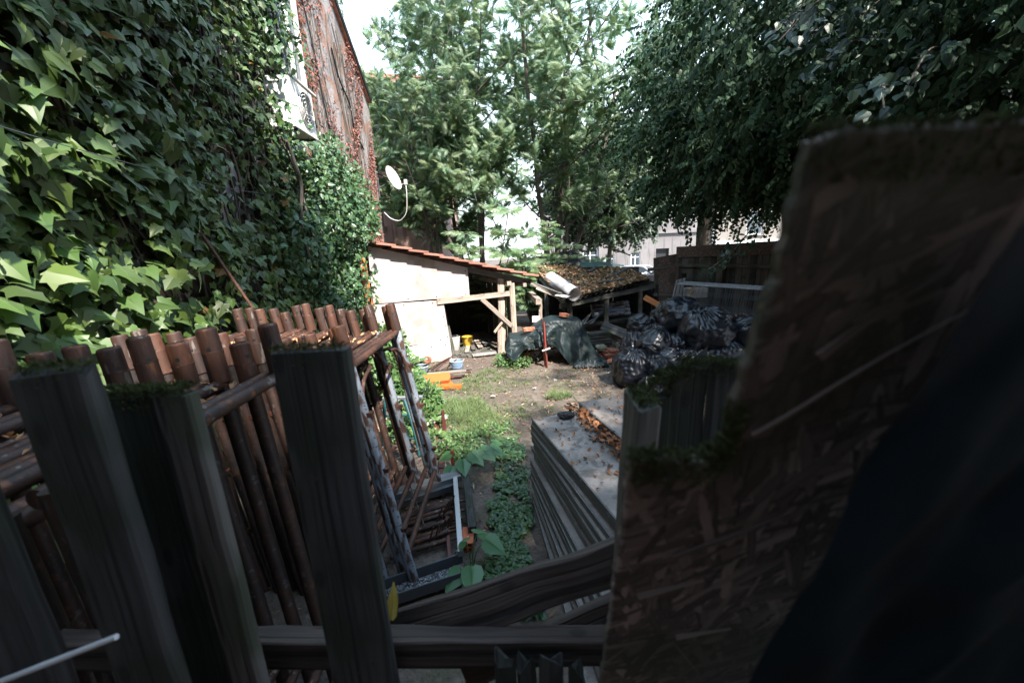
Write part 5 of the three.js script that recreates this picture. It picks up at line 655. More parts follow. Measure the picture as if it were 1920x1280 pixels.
// ---------------------------------------------------------------- wire fence panels leaning at the right, board fence behind
{
  const D = V(0.47, 0, 0.883), Nn = V(-0.883, 0, 0.47);
  for (let k = 0; k < 5; k++) {
    const o = V(2.98, 0.02, -7.95).addScaledVector(Nn, -0.12 * k).addScaledVector(D, -0.05 * k + 0.02 * (k % 2)), up = V(0, 1.58, 0).addScaledVector(Nn, -0.42), L = 3.3, at = (u, v, f = 0) => o.clone().addScaledVector(D, u * L).addScaledVector(up, v).addScaledVector(Nn, f);
    const t = thing('fence_panel', 'wire mesh fence panel, ' + ORD[k] + ' from the front of the leaning row', 'fence panel', [o.x, o.y, o.z], 'mesh panels leaning at the right');
    partW(t, 'side_tube', rod(at(0, 0), at(0, 1.02), 0.017, 9), M.galv); partW(t, 'side_tube', rod(at(1, 0), at(1, 1.02), 0.019, 9), M.steel); partW(t, 'top_tube', rod(at(0, 0.97), at(1, 0.97), 0.012, 9), M.galv); partW(t, 'bottom_tube', rod(at(0, 0.06), at(1, 0.06), 0.017, 8), M.steel);
    const w = []; for (let q = 1; q < 34; q++) w.push(rod(at(q / 34, 0.06), at(q / 34, 0.97), 0.0022, 4)); for (const v of [0.22, 0.24, 0.45, 0.47, 0.7, 0.72, 0.86]) w.push(rod(at(0, v), at(1, v), 0.0028, 4)); stuff(partW(t, 'wire_mesh', merge(w), M.steelDark));
  }
  const r = rng(640), it = []; for (let k = 0; k < 170; k++) { const o = V(2.98, 0, -7.95).addScaledVector(D, rr(0.3, 3, r)).addScaledVector(Nn, -0.3 * r()), v = [0.46, 0.71, 0.24][Math.floor(r() * 3)]; o.add(V(0, 1.58 * v, 0)).addScaledVector(Nn, -0.42 * v); it.push({ p: o, n: rdir(r), t: V(rr(-0.6, 0.6, r), -1, rr(-0.6, 0.6, r)), s: rr(0.03, 0.075, r) }); }
  inst(null, 'leaves_in_mesh', G.dead, LF.dry, it, () => { const k = rr(0.5, 1.1, r); return [0.62 * k, 0.42 * k, 0.25 * k]; }).userData = { kind: 'stuff', label: 'dry leaves caught in the wire mesh panels', category: 'leaves' };
  solo('leaning_stake', 'pale yellow wooden stake leaning on the left end of the mesh panels', 'stake', beam(V(2.92, 0.5, -7.6), V(3.72, 1.52, -8.15), 0.05, 0.03, V(-0.5, 0.3, 0.8), { wob: 0.002, seed: 641 }), std({ map: T.woodPale, color: new THREE.Color(1.0, 0.72, 0.38) }));
  solo('block_fragment', 'light grey block standing behind the wire mesh', 'block', box(0.42, 0.2, 0.2, 'x').translate(3.9, 1.32, -8.5), M.concrete); solo('block_pillar', 'dark timber stand holding the light grey block', 'stand', box(0.3, 1.22, 0.18).translate(3.9, 0.61, -8.5), M.woodDark);
  // board fence
  const a = V(4.75, 0, -11.6), b = V(7.6, 0, -7.0), d = b.clone().sub(a), L = d.length(); d.normalize(); const nf = V(-d.z, 0, d.x).normalize(); if (nf.x > 0) nf.negate();
  const f = thing('board_fence', 'weathered dark board fence closing the yard on the right', 'fence', [6.1, 0, -9.3]), n = 32;
  for (let k = 0; k < n; k++) { const p = a.clone().addScaledVector(d, (k + 0.5) * L / n); partW(f, 'board', beam(p.clone().addScaledVector(nf, rr(-0.006, 0.006, r)), p.clone().add(V(0, 2.05 + rr(-0.05, 0.05, r), 0)), L / n - 0.001, 0.022, nf, { wob: 0.003, seed: 650 + k, jag: 0.05, n: 6 }), k % 3 ? M.woodGrey : M.woodDark); }
  for (const y of [0.5, 1.72]) partW(f, 'rail', beam(a.clone().add(V(0, y, 0)).addScaledVector(nf, 0.045), b.clone().add(V(0, y + 0.02, 0)).addScaledVector(nf, 0.045), 0.09, 0.06, nf, { wob: 0.006, seed: 690 + y * 10 }), M.woodGrey);
  partW(f, 'top_board', beam(a.clone().add(V(0, 2.08, 0)).addScaledVector(nf, 0.035), b.clone().add(V(0, 2.22, 0)).addScaledVector(nf, 0.035), 0.3, 0.03, nf, { wob: 0.008, seed: 700 }), M.osb);
  for (const s of [0.25, 0.62]) { const p = a.clone().addScaledVector(d, L * s).addScaledVector(nf, 0.11); partW(f, 'post', beam(p, p.clone().add(V(0, 2.1, 0)), 0.16, 0.08, nf, { wob: 0.008, seed: 710 + s * 10 }), M.woodGrey); }
  // chipboard leaning in the corner
  const c = thing('chipboard_sheet', 'brown chipboard sheet standing askew in the corner by the low shed', 'chipboard', [4.0, 0, -10.4]); partW(c, 'sheet', plane3(slab([[0.1, 0.3], [0.82, 0.25], [0.72, 2.08], [-0.02, 2.0]], 0.02, 0.002), V(3.62, 0, -10.25), V(0.95, 0, -0.3).normalize(), UP, V(0.3, 0, 0.95).normalize()), std({ map: T.osb, color: new THREE.Color(1.35, 1.3, 1.3), bumpMap: T.osb, bumpScale: 0.001 }));
  for (const [y0, y1, x0, x1] of [[1.72, 1.78, 3.45, 4.05], [1.1, 1.04, 3.6, 4.5]]) partW(c, 'batten', beam(V(x0, y0, -10.16), V(x1, y1, -10.32), 0.08, 0.04, V(0.3, 0, 0.95), { wob: 0.003, seed: 720 }), M.woodGrey);
  const cb = thing('corner_boards', 'dark boards and posts closing the corner behind the black bags', 'boards', [4.2, 0, -10.6]); for (let k = 0; k < 7; k++) partW(cb, 'board', beam(V(3.75 + k * 0.2, 0, -10.5 - k * 0.12), V(3.75 + k * 0.2, 1.25 + 0.12 * (k % 3), -10.5 - k * 0.12), 0.17, 0.025, V(0.3, 0, 0.95), { wob: 0.003, seed: 730 + k, jag: 0.08 }), k % 2 ? M.woodDark : M.woodGrey);
  solo('orange_beam', 'beam with an orange painted end sloping down behind the bags', 'beam', beam(V(3.2, 1.12, -9.6), V(3.75, 0.75, -8.95), 0.13, 0.05, V(-0.3, 0.3, 0.9), { wob: 0.003, seed: 740 }), M.woodOrange);
}

// ---------------------------------------------------------------- steel planks, bars and small scrap on the left
function perforated(w, L, h, n) { // plank with a channel section and two staggered rows of round holes
  const s = new THREE.Shape([[0, 0], [w, 0], [w, L], [0, L]].map(p => new THREE.Vector2(...p))); for (let k = 0; k < n; k++) { const p = new THREE.Path(); p.absarc(w * (k % 2 ? 0.7 : 0.3), (k + 0.6) * L / n, 0.024, 0, 6.283, true); s.holes.push(p); }
  const top = new THREE.ExtrudeGeometry(s, { depth: 0.004, bevelEnabled: false, curveSegments: 10 }); top.rotateX(-Math.PI / 2); top.translate(0, h, 0); const sd = [0.002, w - 0.002].map(x => { const g = new THREE.BoxGeometry(0.004, h, L); g.translate(x, h / 2, -L / 2); return g; }); return boxUV(merge([boxUV(top, 'z'), ...sd.map(g => boxUV(g, 'z'))]), 'z');
}
{
  const sit = (name, label, cat, g, m, p, yaw, group) => { const t = thing(name, label, cat, p, group); t.rotation.y = yaw; part(t, 'plank_body', g, m); return t; };
  sit('steel_plank', 'dark red perforated steel plank lying crosswise on the left', 'steel plank', perforated(0.16, 0.7, 0.07, 10), M.redPaint, [-1.32, 0.06, -3.72], -1.19, 'perforated steel planks');
  sit('steel_plank', 'bare grey perforated steel plank just in front of the red one', 'steel plank', perforated(0.13, 0.72, 0.06, 10), M.galv, [-1.28, 0.10, -3.52], -1.12, 'perforated steel planks');
  const rb = (l, a, b, w, h, m) => solo('steel_bar', l, 'steel bar', beam(V(...a), V(...b), w, h, UP, { ch: 0.003 }), m, 'steel bars on the ground at the left');
  rb('red steel channel running away beside the weeds', [-0.93, 0.05, -4.0], [-1.1, 0.05, -5.3], 0.07, 0.05, M.redPaint); rb('second red steel channel right of the first', [-0.84, 0.05, -4.05], [-1.0, 0.05, -5.3], 0.06, 0.05, M.redPaint); rb('pale timber crossing behind the red channels', [-1.4, 0.12, -5.0], [-0.98, 0.12, -5.35], 0.08, 0.04, M.ply);
  rb('bright galvanised bar pointing at the viewer', [-0.63, 0.17, -3.66], [-0.455, 0.17, -2.62], 0.045, 0.045, M.steel); rb('dark steel bar under the grey plank', [-1.2, 0.09, -3.36], [-0.62, 0.09, -3.66], 0.05, 0.07, M.steelDark); rb('dark timber right of the bright bar', [-0.53, 0.08, -3.75], [-0.40, 0.08, -2.95], 0.07, 0.14, M.woodDark); rb('rust red bar left of the bright bar', [-0.70, 0.06, -3.45], [-0.55, 0.06, -2.65], 0.03, 0.05, M.redPaint);
  const post = (x, z, h) => solo('steel_upright', h > 0.3 ? 'taller dark red upright rising at the far end of the red channels' : 'short dark red upright by the perforated red plank', 'upright', beam(V(x, 0, z), V(x, h, z), 0.035, 0.035, V(0, 0, 1)), M.redPaint); post(-0.95, -5.0, 0.36); post(-0.72, -4.12, 0.24);
  // channel with granules at the near end
  const tr = thing('steel_trough', 'dark steel trough filled with grey granules at the near end', 'trough', [-0.75, 0, -2.5]); const q = (a, b, w, h) => partW(tr, 'side', beam(V(...a), V(...b), w, h, UP), M.steelDark); q([-1.12, 0.12, -2.36], [-0.45, 0.12, -2.64], 0.012, 0.09); q([-1.10, 0.10, -2.22], [-0.42, 0.10, -2.48], 0.012, 0.09); partW(tr, 'bottom', beam(V(-1.11, 0.065, -2.29), V(-0.435, 0.065, -2.56), 0.14, 0.01, UP), M.steelDark); const ringG = new THREE.TorusGeometry(0.032, 0.004, 6, 22); ringG.rotateX(0.2); ringG.translate(-0.47, 0.17, -2.63); partW(tr, 'ring', ringG, M.steel);
  const r = rng(800), it = []; for (let k = 0; k < 900; k++) { const s = r(), w = rr(-0.055, 0.055, r); it.push({ p: V(lerp(-1.1, -0.44, s) + w * 0.38, 0.075 + rr(0, 0.02, r), lerp(-2.29, -2.56, s) + w * 0.92), n: rdir(r), t: rdir(r), s: rr(0.006, 0.012, r) }); } inst(tr, 'granules', new THREE.IcosahedronGeometry(0.6, 0), std({ color: 0xffffff, roughness: 0.8 }), it, () => { const k = rr(0.12, 0.4, r); return [k, k * 1.02, k * 1.06]; });
  // short rusty tubes
  for (let k = 0; k < 9; k++) { const z = -2.78 - 0.068 * k, x0 = -1.08 + rr(0, 0.1, r), y = 0.05 + 0.02 * (k % 2), a = V(x0, y, z + 0.02), b = V(-0.62 + rr(-0.05, 0.04, r), y + rr(0, 0.03, r), z - 0.12); solo('rusty_tube', 'short rusty tube, ' + ORD[k] + ' from the trough in the row on the ground', 'tube', merge([rod(a, b, 0.022, 10), rod(b, b.clone().add(V(0.11, 0.0, -0.03)), 0.013, 8)]), M.rust, 'short rusty tubes on the ground'); }
  for (let k = 0; k < 14; k++) { const x = -0.72 + 0.022 * (k % 7) + rr(-0.01, 0.01, r), z = -2.85 - 0.035 * k; solo('rusty_rod', 'thin rusty rod, ' + ORD[k] + ' from the near end of the bundle beside the bright bar', 'rod', rod(V(x - 0.04, 0.03, z), V(x + 0.02, 0.16 + rr(0, 0.05, r), z - 0.05), 0.008, 6), M.rust, 'thin rusty rods'); }
  // hollow clay brick
  const hb = thing('hollow_brick', 'orange hollow clay brick by the large seedling leaves', 'brick', [-0.44, 0.0, -2.83]); const sh = new THREE.Shape([[-0.05, 0], [0.05, 0], [0.05, 0.09], [-0.05, 0.09]].map(p => new THREE.Vector2(...p))); for (const [x, y] of [[-0.023, 0.025], [0.023, 0.025], [-0.023, 0.065], [0.023, 0.065]]) sh.holes.push(new THREE.Path([[x - 0.015, y - 0.013], [x - 0.015, y + 0.013], [x + 0.015, y + 0.013], [x + 0.015, y - 0.013]].map(p => new THREE.Vector2(...p)))); const hg = boxUV(new THREE.ExtrudeGeometry(sh, { depth: 0.2, bevelEnabled: false })); part(hb, 'clay_body', hg, std({ map: T.brick, color: new THREE.Color(1.3, 1.1, 0.9) })).position.z = -0.2;
  // thin stick
  solo('dry_stick', 'thin brown stick leaning over the steel bars', 'stick', pipe([V(-1.2, 0.30, -3.72), V(-1.05, 0.24, -3.5), V(-0.92, 0.14, -3.25), V(-0.83, 0.06, -3.08)], 0.008, 14, 5), M.bark); solo('dry_stick', 'orange brown twig arching over the red channels', 'stick', pipe([V(-1.35, 0.15, -4.15), V(-1.1, 0.2, -4.3), V(-0.85, 0.22, -4.45)], 0.007, 12, 5), M.bark);
  // teal trestle
  const ch = thing('teal_stand', 'teal painted tubular stand with a grey top bar beside the bush', 'stand', [-1.3, 0, -4.6]); partW(ch, 'top_bar', beam(V(-1.62, 0.66, -4.72), V(-1.13, 0.66, -4.72), 0.05, 0.035, UP), M.steel); partW(ch, 'leg', pipe([V(-1.36, 0.65, -4.72), V(-1.27, 0.4, -4.62), V(-1.19, 0.15, -4.5), V(-1.17, 0, -4.46)], 0.024, 16, 8), M.teal); partW(ch, 'leg', pipe([V(-1.6, 0.65, -4.72), V(-1.62, 0.35, -4.65), V(-1.64, 0, -4.6)], 0.022, 12, 8), M.teal); partW(ch, 'leg', rod(V(-1.3, 0.6, -4.74), V(-1.2, 0, -5.05), 0.02, 8), M.teal); partW(ch, 'stretcher', rod(V(-1.62, 0.45, -4.68), V(-1.30, 0.45, -4.66), 0.014, 7), M.teal); partW(ch, 'stretcher', rod(V(-1.63, 0.2, -4.62), V(-1.21, 0.2, -4.53), 0.012, 7), M.teal);
  // by the shed: poles, tubs, orange perforated piece
  const bk = (name, label, x, z, r0, h, m) => { const t = thing('bucket', label, 'bucket', [x, 0.0, z]); part(t, 'pail', new THREE.LatheGeometry([[0.001, 0], [r0 * 0.85, 0], [r0, h], [r0 - 0.006, h], [r0 * 0.85 - 0.006, 0.008], [0.001, 0.008]].map(p => new THREE.Vector2(...p)), 26), m); part(t, 'rim', (() => { const g = new THREE.TorusGeometry(r0, 0.009, 6, 26); g.rotateX(Math.PI / 2); g.translate(0, h - 0.008, 0); return g; })(), M.dirtyWhite); part(t, 'handle', pipe([V(-r0, h - 0.03, 0), V(-r0 * 0.6, h - 0.12, r0 * 0.9), V(r0 * 0.6, h - 0.12, r0 * 0.9), V(r0, h - 0.03, 0)], 0.004, 20, 5), M.steel); return t; };
  bk('b', 'pale blue bucket at the foot of the shed wall', -1.13, -7.86, 0.135, 0.25, M.blue); bk('b', 'dark blue tub half filled with scrap beside the bush', -1.83, -7.75, 0.15, 0.2, std({ color: new THREE.Color(0.12, 0.16, 0.2), roughness: 0.5 })); bk('b', 'small yellow bucket beside the shed post', 0.28, -8.55, 0.11, 0.2, M.yellow);
  for (let k = 0; k < 8; k++) solo('scrap_pole', ORD[k] + ' pole of the loose pile in front of the blue bucket', 'pole', beam(V(-1.95 + 0.04 * k, 0.03 + 0.02 * (k % 3), -7.3 - 0.055 * k), V(-0.98 + 0.05 * (k % 4), 0.05 + 0.03 * (k % 2), -7.42 - 0.05 * k), 0.05, 0.03, UP, { wob: 0.003, seed: 820 + k }), k % 3 === 0 ? M.rust : k % 3 === 1 ? M.woodGrey : M.woodPale, 'loose poles by the shed');
  for (let k = 0; k < 5; k++) solo('scrap_iron', ['bent rusty iron strip', 'thin dark iron rod', 'short red scrap bar', 'pale scrap slat', 'rusty scrap tube'][k] + ' sticking out of the scrap between the buckets', 'scrap', rod(V(-1.75 + 0.09 * k, 0.06, -7.85), V(-1.35 + 0.07 * k, 0.26 + 0.03 * (k % 3), -7.92 - 0.03 * k), 0.014, 7), [M.rust, M.black, M.redPaint, M.woodPale, M.rust][k], 'scrap between the buckets');
  solo('tape_roll', 'brown cardboard roll lying on the scrap by the tub', 'roll', (() => { const g = new THREE.TorusGeometry(0.055, 0.03, 10, 24); g.translate(-1.68, 0.33, -7.7); return g; })(), std({ color: new THREE.Color(0.3, 0.11, 0.06), roughness: 0.8 }));
  const og = new THREE.Shape(); og.moveTo(0, 0); og.lineTo(0.62, 0.0); og.quadraticCurveTo(0.68, 0.09, 0.62, 0.19); og.lineTo(0.3, 0.21); og.lineTo(0.0, 0.17); og.closePath(); for (let k = 0; k < 4; k++) { const p = new THREE.Path(); p.absellipse(0.13 + 0.13 * k, 0.11, 0.035, 0.02, 0, 6.283, true); og.holes.push(p); } for (const [l, x, y, z, ya, rx] of [['upper orange perforated plastic plate on the pile by the bush', -1.78, 0.09, -6.85, 0.1, -1.1], ['lower orange perforated plastic plate under the first one', -1.74, 0.025, -6.78, 0.02, -1.45]]) { const t = thing('orange_plate', l, 'plastic plate', [x, y, z], 'orange plates by the bush'); t.rotation.set(rx, 0, ya); part(t, 'moulding', boxUV(new THREE.ExtrudeGeometry(og, { depth: 0.045, bevelEnabled: true, bevelSize: 0.006, bevelThickness: 0.006, bevelSegments: 2, curveSegments: 10 })), M.orange); }
  solo('orange_shard', 'broken orange shard on the ground right of the orange plates', 'shard', brickGeo(840, true).translate(-1.02, 0.04, -6.85), M.orange);
  const rl = rng(850); for (let k = 0; k < 4; k++) solo('paper_scrap', ['white crumpled', 'torn pale', 'small grey', 'folded white', 'dirty white', 'tiny white', 'curled pale'][k] + ' scrap of paper on the yard ground', 'paper scrap', (() => { const [x, z] = [[-0.05, -4.05], [0.35, -6.6], [0.75, -7.0], [-0.35, -6.3], [-0.5, -5.0], [0.1, -6.0], [-0.7, -3.2]][k], g = new THREE.PlaneGeometry(0.08, 0.05, 8, 6), p = g.attributes.position; for (let i = 0; i < p.count; i++) p.setZ(i, 0.025 + 0.03 * noise(p.getX(i) * 30 + k, p.getY(i) * 30, k)); g.rotateX(-Math.PI / 2); g.rotateY(k); g.translate(x, 0.012, z); return g; })(), std({ color: new THREE.Color(0.36, 0.34, 0.32), side: THREE.DoubleSide }), 'scraps of paper in the yard');
}

// ---------------------------------------------------------------- plants on the ground
{
  const r = rng(900);
  const bush = (label, lumps, dens, size) => { const [x, y, z] = lumps[0], t = thing('leafy_bush', label, 'bush', [x, 0, z]), it = [], st = []; for (const [cx, cy, cz, rx, ry] of lumps) { st.push(pipe([V(cx, 0, cz), V(cx + 0.05, cy * 0.6, cz), V(cx, cy + ry * 0.5, cz)], 0.012, 8, 5)); for (let k = 0; k < dens * rx * ry; k++) { const d = rdir(r), q = Math.pow(r(), 0.4) * (0.8 + 0.4 * noise(d.x * 2 + cx * 3, d.y * 2, d.z * 2)); const p = V(cx + d.x * rx * q, cy + d.y * ry * q, cz + d.z * rx * q); if (p.y < 0.03) continue; it.push({ p, n: V(0, 0.8, 0.3).addScaledVector(rdir(r), 0.5), t: d.clone().add(V(0, -0.2, 0.1)).addScaledVector(rdir(r), 0.5), s: size * rr(0.6, 1.2, r) }); } } inst(t, 'foliage', G.ivy, LF.weed, it, () => vary(r, 0.75, 1.4)); partW(t, 'stem', merge(st), M.bark); };
  bush('leafy green bush between the frames and the shed wall', [[-1.95, 0.45, -6.6, 0.5, 0.45], [-2.2, 0.8, -7.0, 0.4, 0.5], [-1.7, 0.3, -6.1, 0.4, 0.35], [-2.5, 0.6, -6.4, 0.5, 0.6], [-2.3, 0.9, -5.9, 0.3, 0.45]], 5200, 0.095);
  bush('trailing green bindweed beside the teal stand', [[-1.25, 0.14, -5.35, 0.32, 0.2], [-1.3, 0.3, -5.7, 0.3, 0.3], [-1.5, 0.16, -5.0, 0.3, 0.18], [-1.05, 0.1, -4.7, 0.25, 0.12]], 7000, 0.07);
  bush('low ferny weeds at the foot of the shed post', [[-0.1, 0.12, -8.15, 0.38, 0.2], [0.2, 0.1, -8.05, 0.25, 0.14]], 9000, 0.05);
  bush('bright green creeping weeds in the middle of the path', [[-0.68, 0.07, -4.7, 0.36, 0.1], [-0.55, 0.06, -4.35, 0.26, 0.09], [-0.85, 0.08, -4.45, 0.2, 0.12], [-0.35, 0.05, -5.0, 0.3, 0.07]], 13000, 0.045);
  const tuft = (label, list) => { const it = []; let cx = 0, cz = 0; for (const [x, z, R0, n, s] of list) { cx += x / list.length; cz += z / list.length; for (let k = 0; k < n; k++) { const a = r() * 6.283, q = Math.sqrt(r()) * R0; it.push({ p: V(x + Math.cos(a) * q, groundY(x, z), z + Math.sin(a) * q * 0.8), n: V(rr(-1, 1, r), 0, rr(-1, 1, r)), t: V(rr(-0.25, 0.25, r), 1, rr(-0.25, 0.25, r)), s: s * rr(0.5, 1.2, r) }); } } const o = inst(null, 'grass', G.blade, LF.grass, it, () => { const k = rr(0.7, 1.35, r), y = rr(-0.1, 0.3, r); return [k * (1 + y), k, k * 0.9]; }); o.userData = { kind: 'stuff', label, category: 'grass' }; };
  tuft('pale green grass growing in tufts over the yard', [[-0.86, -5.8, 0.42, 260, 0.24], [-0.6, -5.5, 0.3, 110, 0.18], [0.72, -6.2, 0.22, 80, 0.16], [-0.55, -7.4, 0.4, 120, 0.12], [-0.7, -6.6, 0.5, 90, 0.10], [-0.2, -7.7, 0.4, 90, 0.11], [-0.05, -5.8, 0.5, 60, 0.09], [0.2, -6.6, 0.7, 60, 0.08], [-0.4, -5.2, 0.4, 90, 0.12], [-0.25, -4.8, 0.3, 60, 0.10], [0.3, -7.3, 0.5, 60, 0.08], [-0.9, -7.0, 0.4, 90, 0.12], [0.95, -6.7, 0.3, 50, 0.09], [-0.05, -6.9, 0.5, 70, 0.09], [-0.7, -5.2, 0.5, 160, 0.16], [-0.3, -5.6, 0.5, 140, 0.11], [0.3, -5.6, 0.5, 80, 0.09], [-0.5, -6.9, 0.6, 160, 0.10], [0.6, -7.2, 0.6, 70, 0.08], [1.2, -6.2, 0.4, 50, 0.08]]);
  // ground ivy between the bars and the panel stack
  const gi = []; for (let k = 0; k < 6500; k++) { const z = rr(-2.2, -4.75, r), c = lerp(-0.12, -0.16, (-z - 2.2) / 2.5), x = c + 0.05 + rr(-0.2, 0.2, r); if (fbm3(x * 3.2, 0, z * 2.2, 3) < -0.2 + 0.25 * Math.pow(Math.abs(x - c - 0.05) / 0.2, 2)) continue; if (z < -3.9 && z > -4.25 && r() < 0.8) continue; gi.push({ p: V(x, groundY(x, z) + rr(0.015, 0.075, r), z), n: V(0, 1, 0.2).addScaledVector(rdir(r), 0.45), t: V(rr(-1, 1, r), -0.1, rr(-1, 1, r)), s: rr(0.028, 0.05, r) }); }
  for (let k = 0; k < 1500; k++) { const x = rr(-0.9, 0.05, r), z = rr(-4.2, -5.6, r); if (fbm3(x * 2.5, 3, z * 2.5, 3) < 0.08) continue; gi.push({ p: V(x, rr(0.02, 0.06, r), z), n: V(0, 1, 0.2).addScaledVector(rdir(r), 0.5), t: V(rr(-1, 1, r), -0.1, rr(-1, 1, r)), s: rr(0.025, 0.045, r) }); }
  inst(null, 'ground_ivy', G.heart, LF.ivy, gi, () => vary(r, 0.75, 1.45)).userData = { kind: 'stuff', label: 'carpet of small dark ivy leaves along the panel stack', category: 'ground cover' };
  // large leaved seedlings: every leaf its own
  const seedling = (label, base, leaves) => { const t = thing('tree_seedling', label, 'seedling', base, 'large leaved seedlings'); leaves.forEach(([x, y, z, s, ax, az], i) => { part(t, 'stalk', pipe([V(0, 0, 0), V(x * 0.4, y * 0.75, z * 0.4), V(x, y, z)], 0.004, 8, 4), LF.seedling); const m = shadowed(new THREE.Mesh(G.heart, LF.seedling)); m.name = 'leaf'; leafM(m.matrix, V(x, y, z), V(-ax * 0.3, 1, 0.35 - az * 0.2), V(ax, -0.35, az), s * 1.25); m.matrix.decompose(m.position, m.quaternion, m.scale); t.add(m); }); };
  seedling('large leaved seedling arching over the path near the grey plank', [-0.62, 0, -3.95], [[-0.06, 0.2, 0.1, 0.15, -0.4, 1], [0.05, 0.26, 0.08, 0.16, 0.2, 1], [0.14, 0.31, 0.02, 0.16, 0.7, 0.7], [0.24, 0.33, -0.02, 0.17, 0.8, 0.6], [0.33, 0.33, -0.05, 0.15, 1, 0.4], [0.12, 0.34, -0.1, 0.13, 0.2, -1], [0.36, 0.34, -0.14, 0.12, 1, -0.5], [-0.1, 0.28, -0.02, 0.12, -1, 0.2]]);
  seedling('large leaved seedling next to the orange hollow brick', [-0.38, 0, -2.6], [[0.02, 0.18, 0.12, 0.16, 0.1, 1], [-0.07, 0.14, 0.10, 0.14, -0.6, 0.8], [0.12, 0.26, -0.06, 0.15, 0.8, 0.4], [0.05, 0.28, -0.1, 0.15, 0.5, -0.6], [0.0, 0.08, 0.16, 0.12, 0.2, 1], [-0.03, 0.26, -0.04, 0.11, -0.6, -0.5]]);
  // leaf litter on the yard
  const it = []; for (let k = 0; k < 12000; k++) { const x = rr(-2.2, 3.6, r), z = rr(-2.1, -10.5, r); const right = sstep(x, 0.3, 2.2) * sstep(-z, 5, 7); if (r() > 0.3 + 0.65 * right + 0.4 * Math.max(0, fbm3(x * 1.3, 8, z * 1.3, 3))) continue; it.push({ p: V(x, groundY(x, z) + rr(0.012, 0.026, r), z), n: V(0, 1, 0).addScaledVector(rdir(r), 0.4), t: V(rr(-1, 1, r), 0.05, rr(-1, 1, r)), s: rr(0.02, 0.085, r) }); }
  inst(null, 'leaf_litter', G.bit, LF.dry, it, () => { const k = rr(0.45, 1.2, r), q = r(); return q < 0.55 ? [0.36 * k, 0.2 * k, 0.10 * k] : q < 0.8 ? [0.48 * k, 0.37 * k, 0.25 * k] : [0.13 * k, 0.09 * k, 0.07 * k]; }).userData = { kind: 'stuff', label: 'dry brown leaves and twigs scattered over the yard', category: 'leaves' };
}

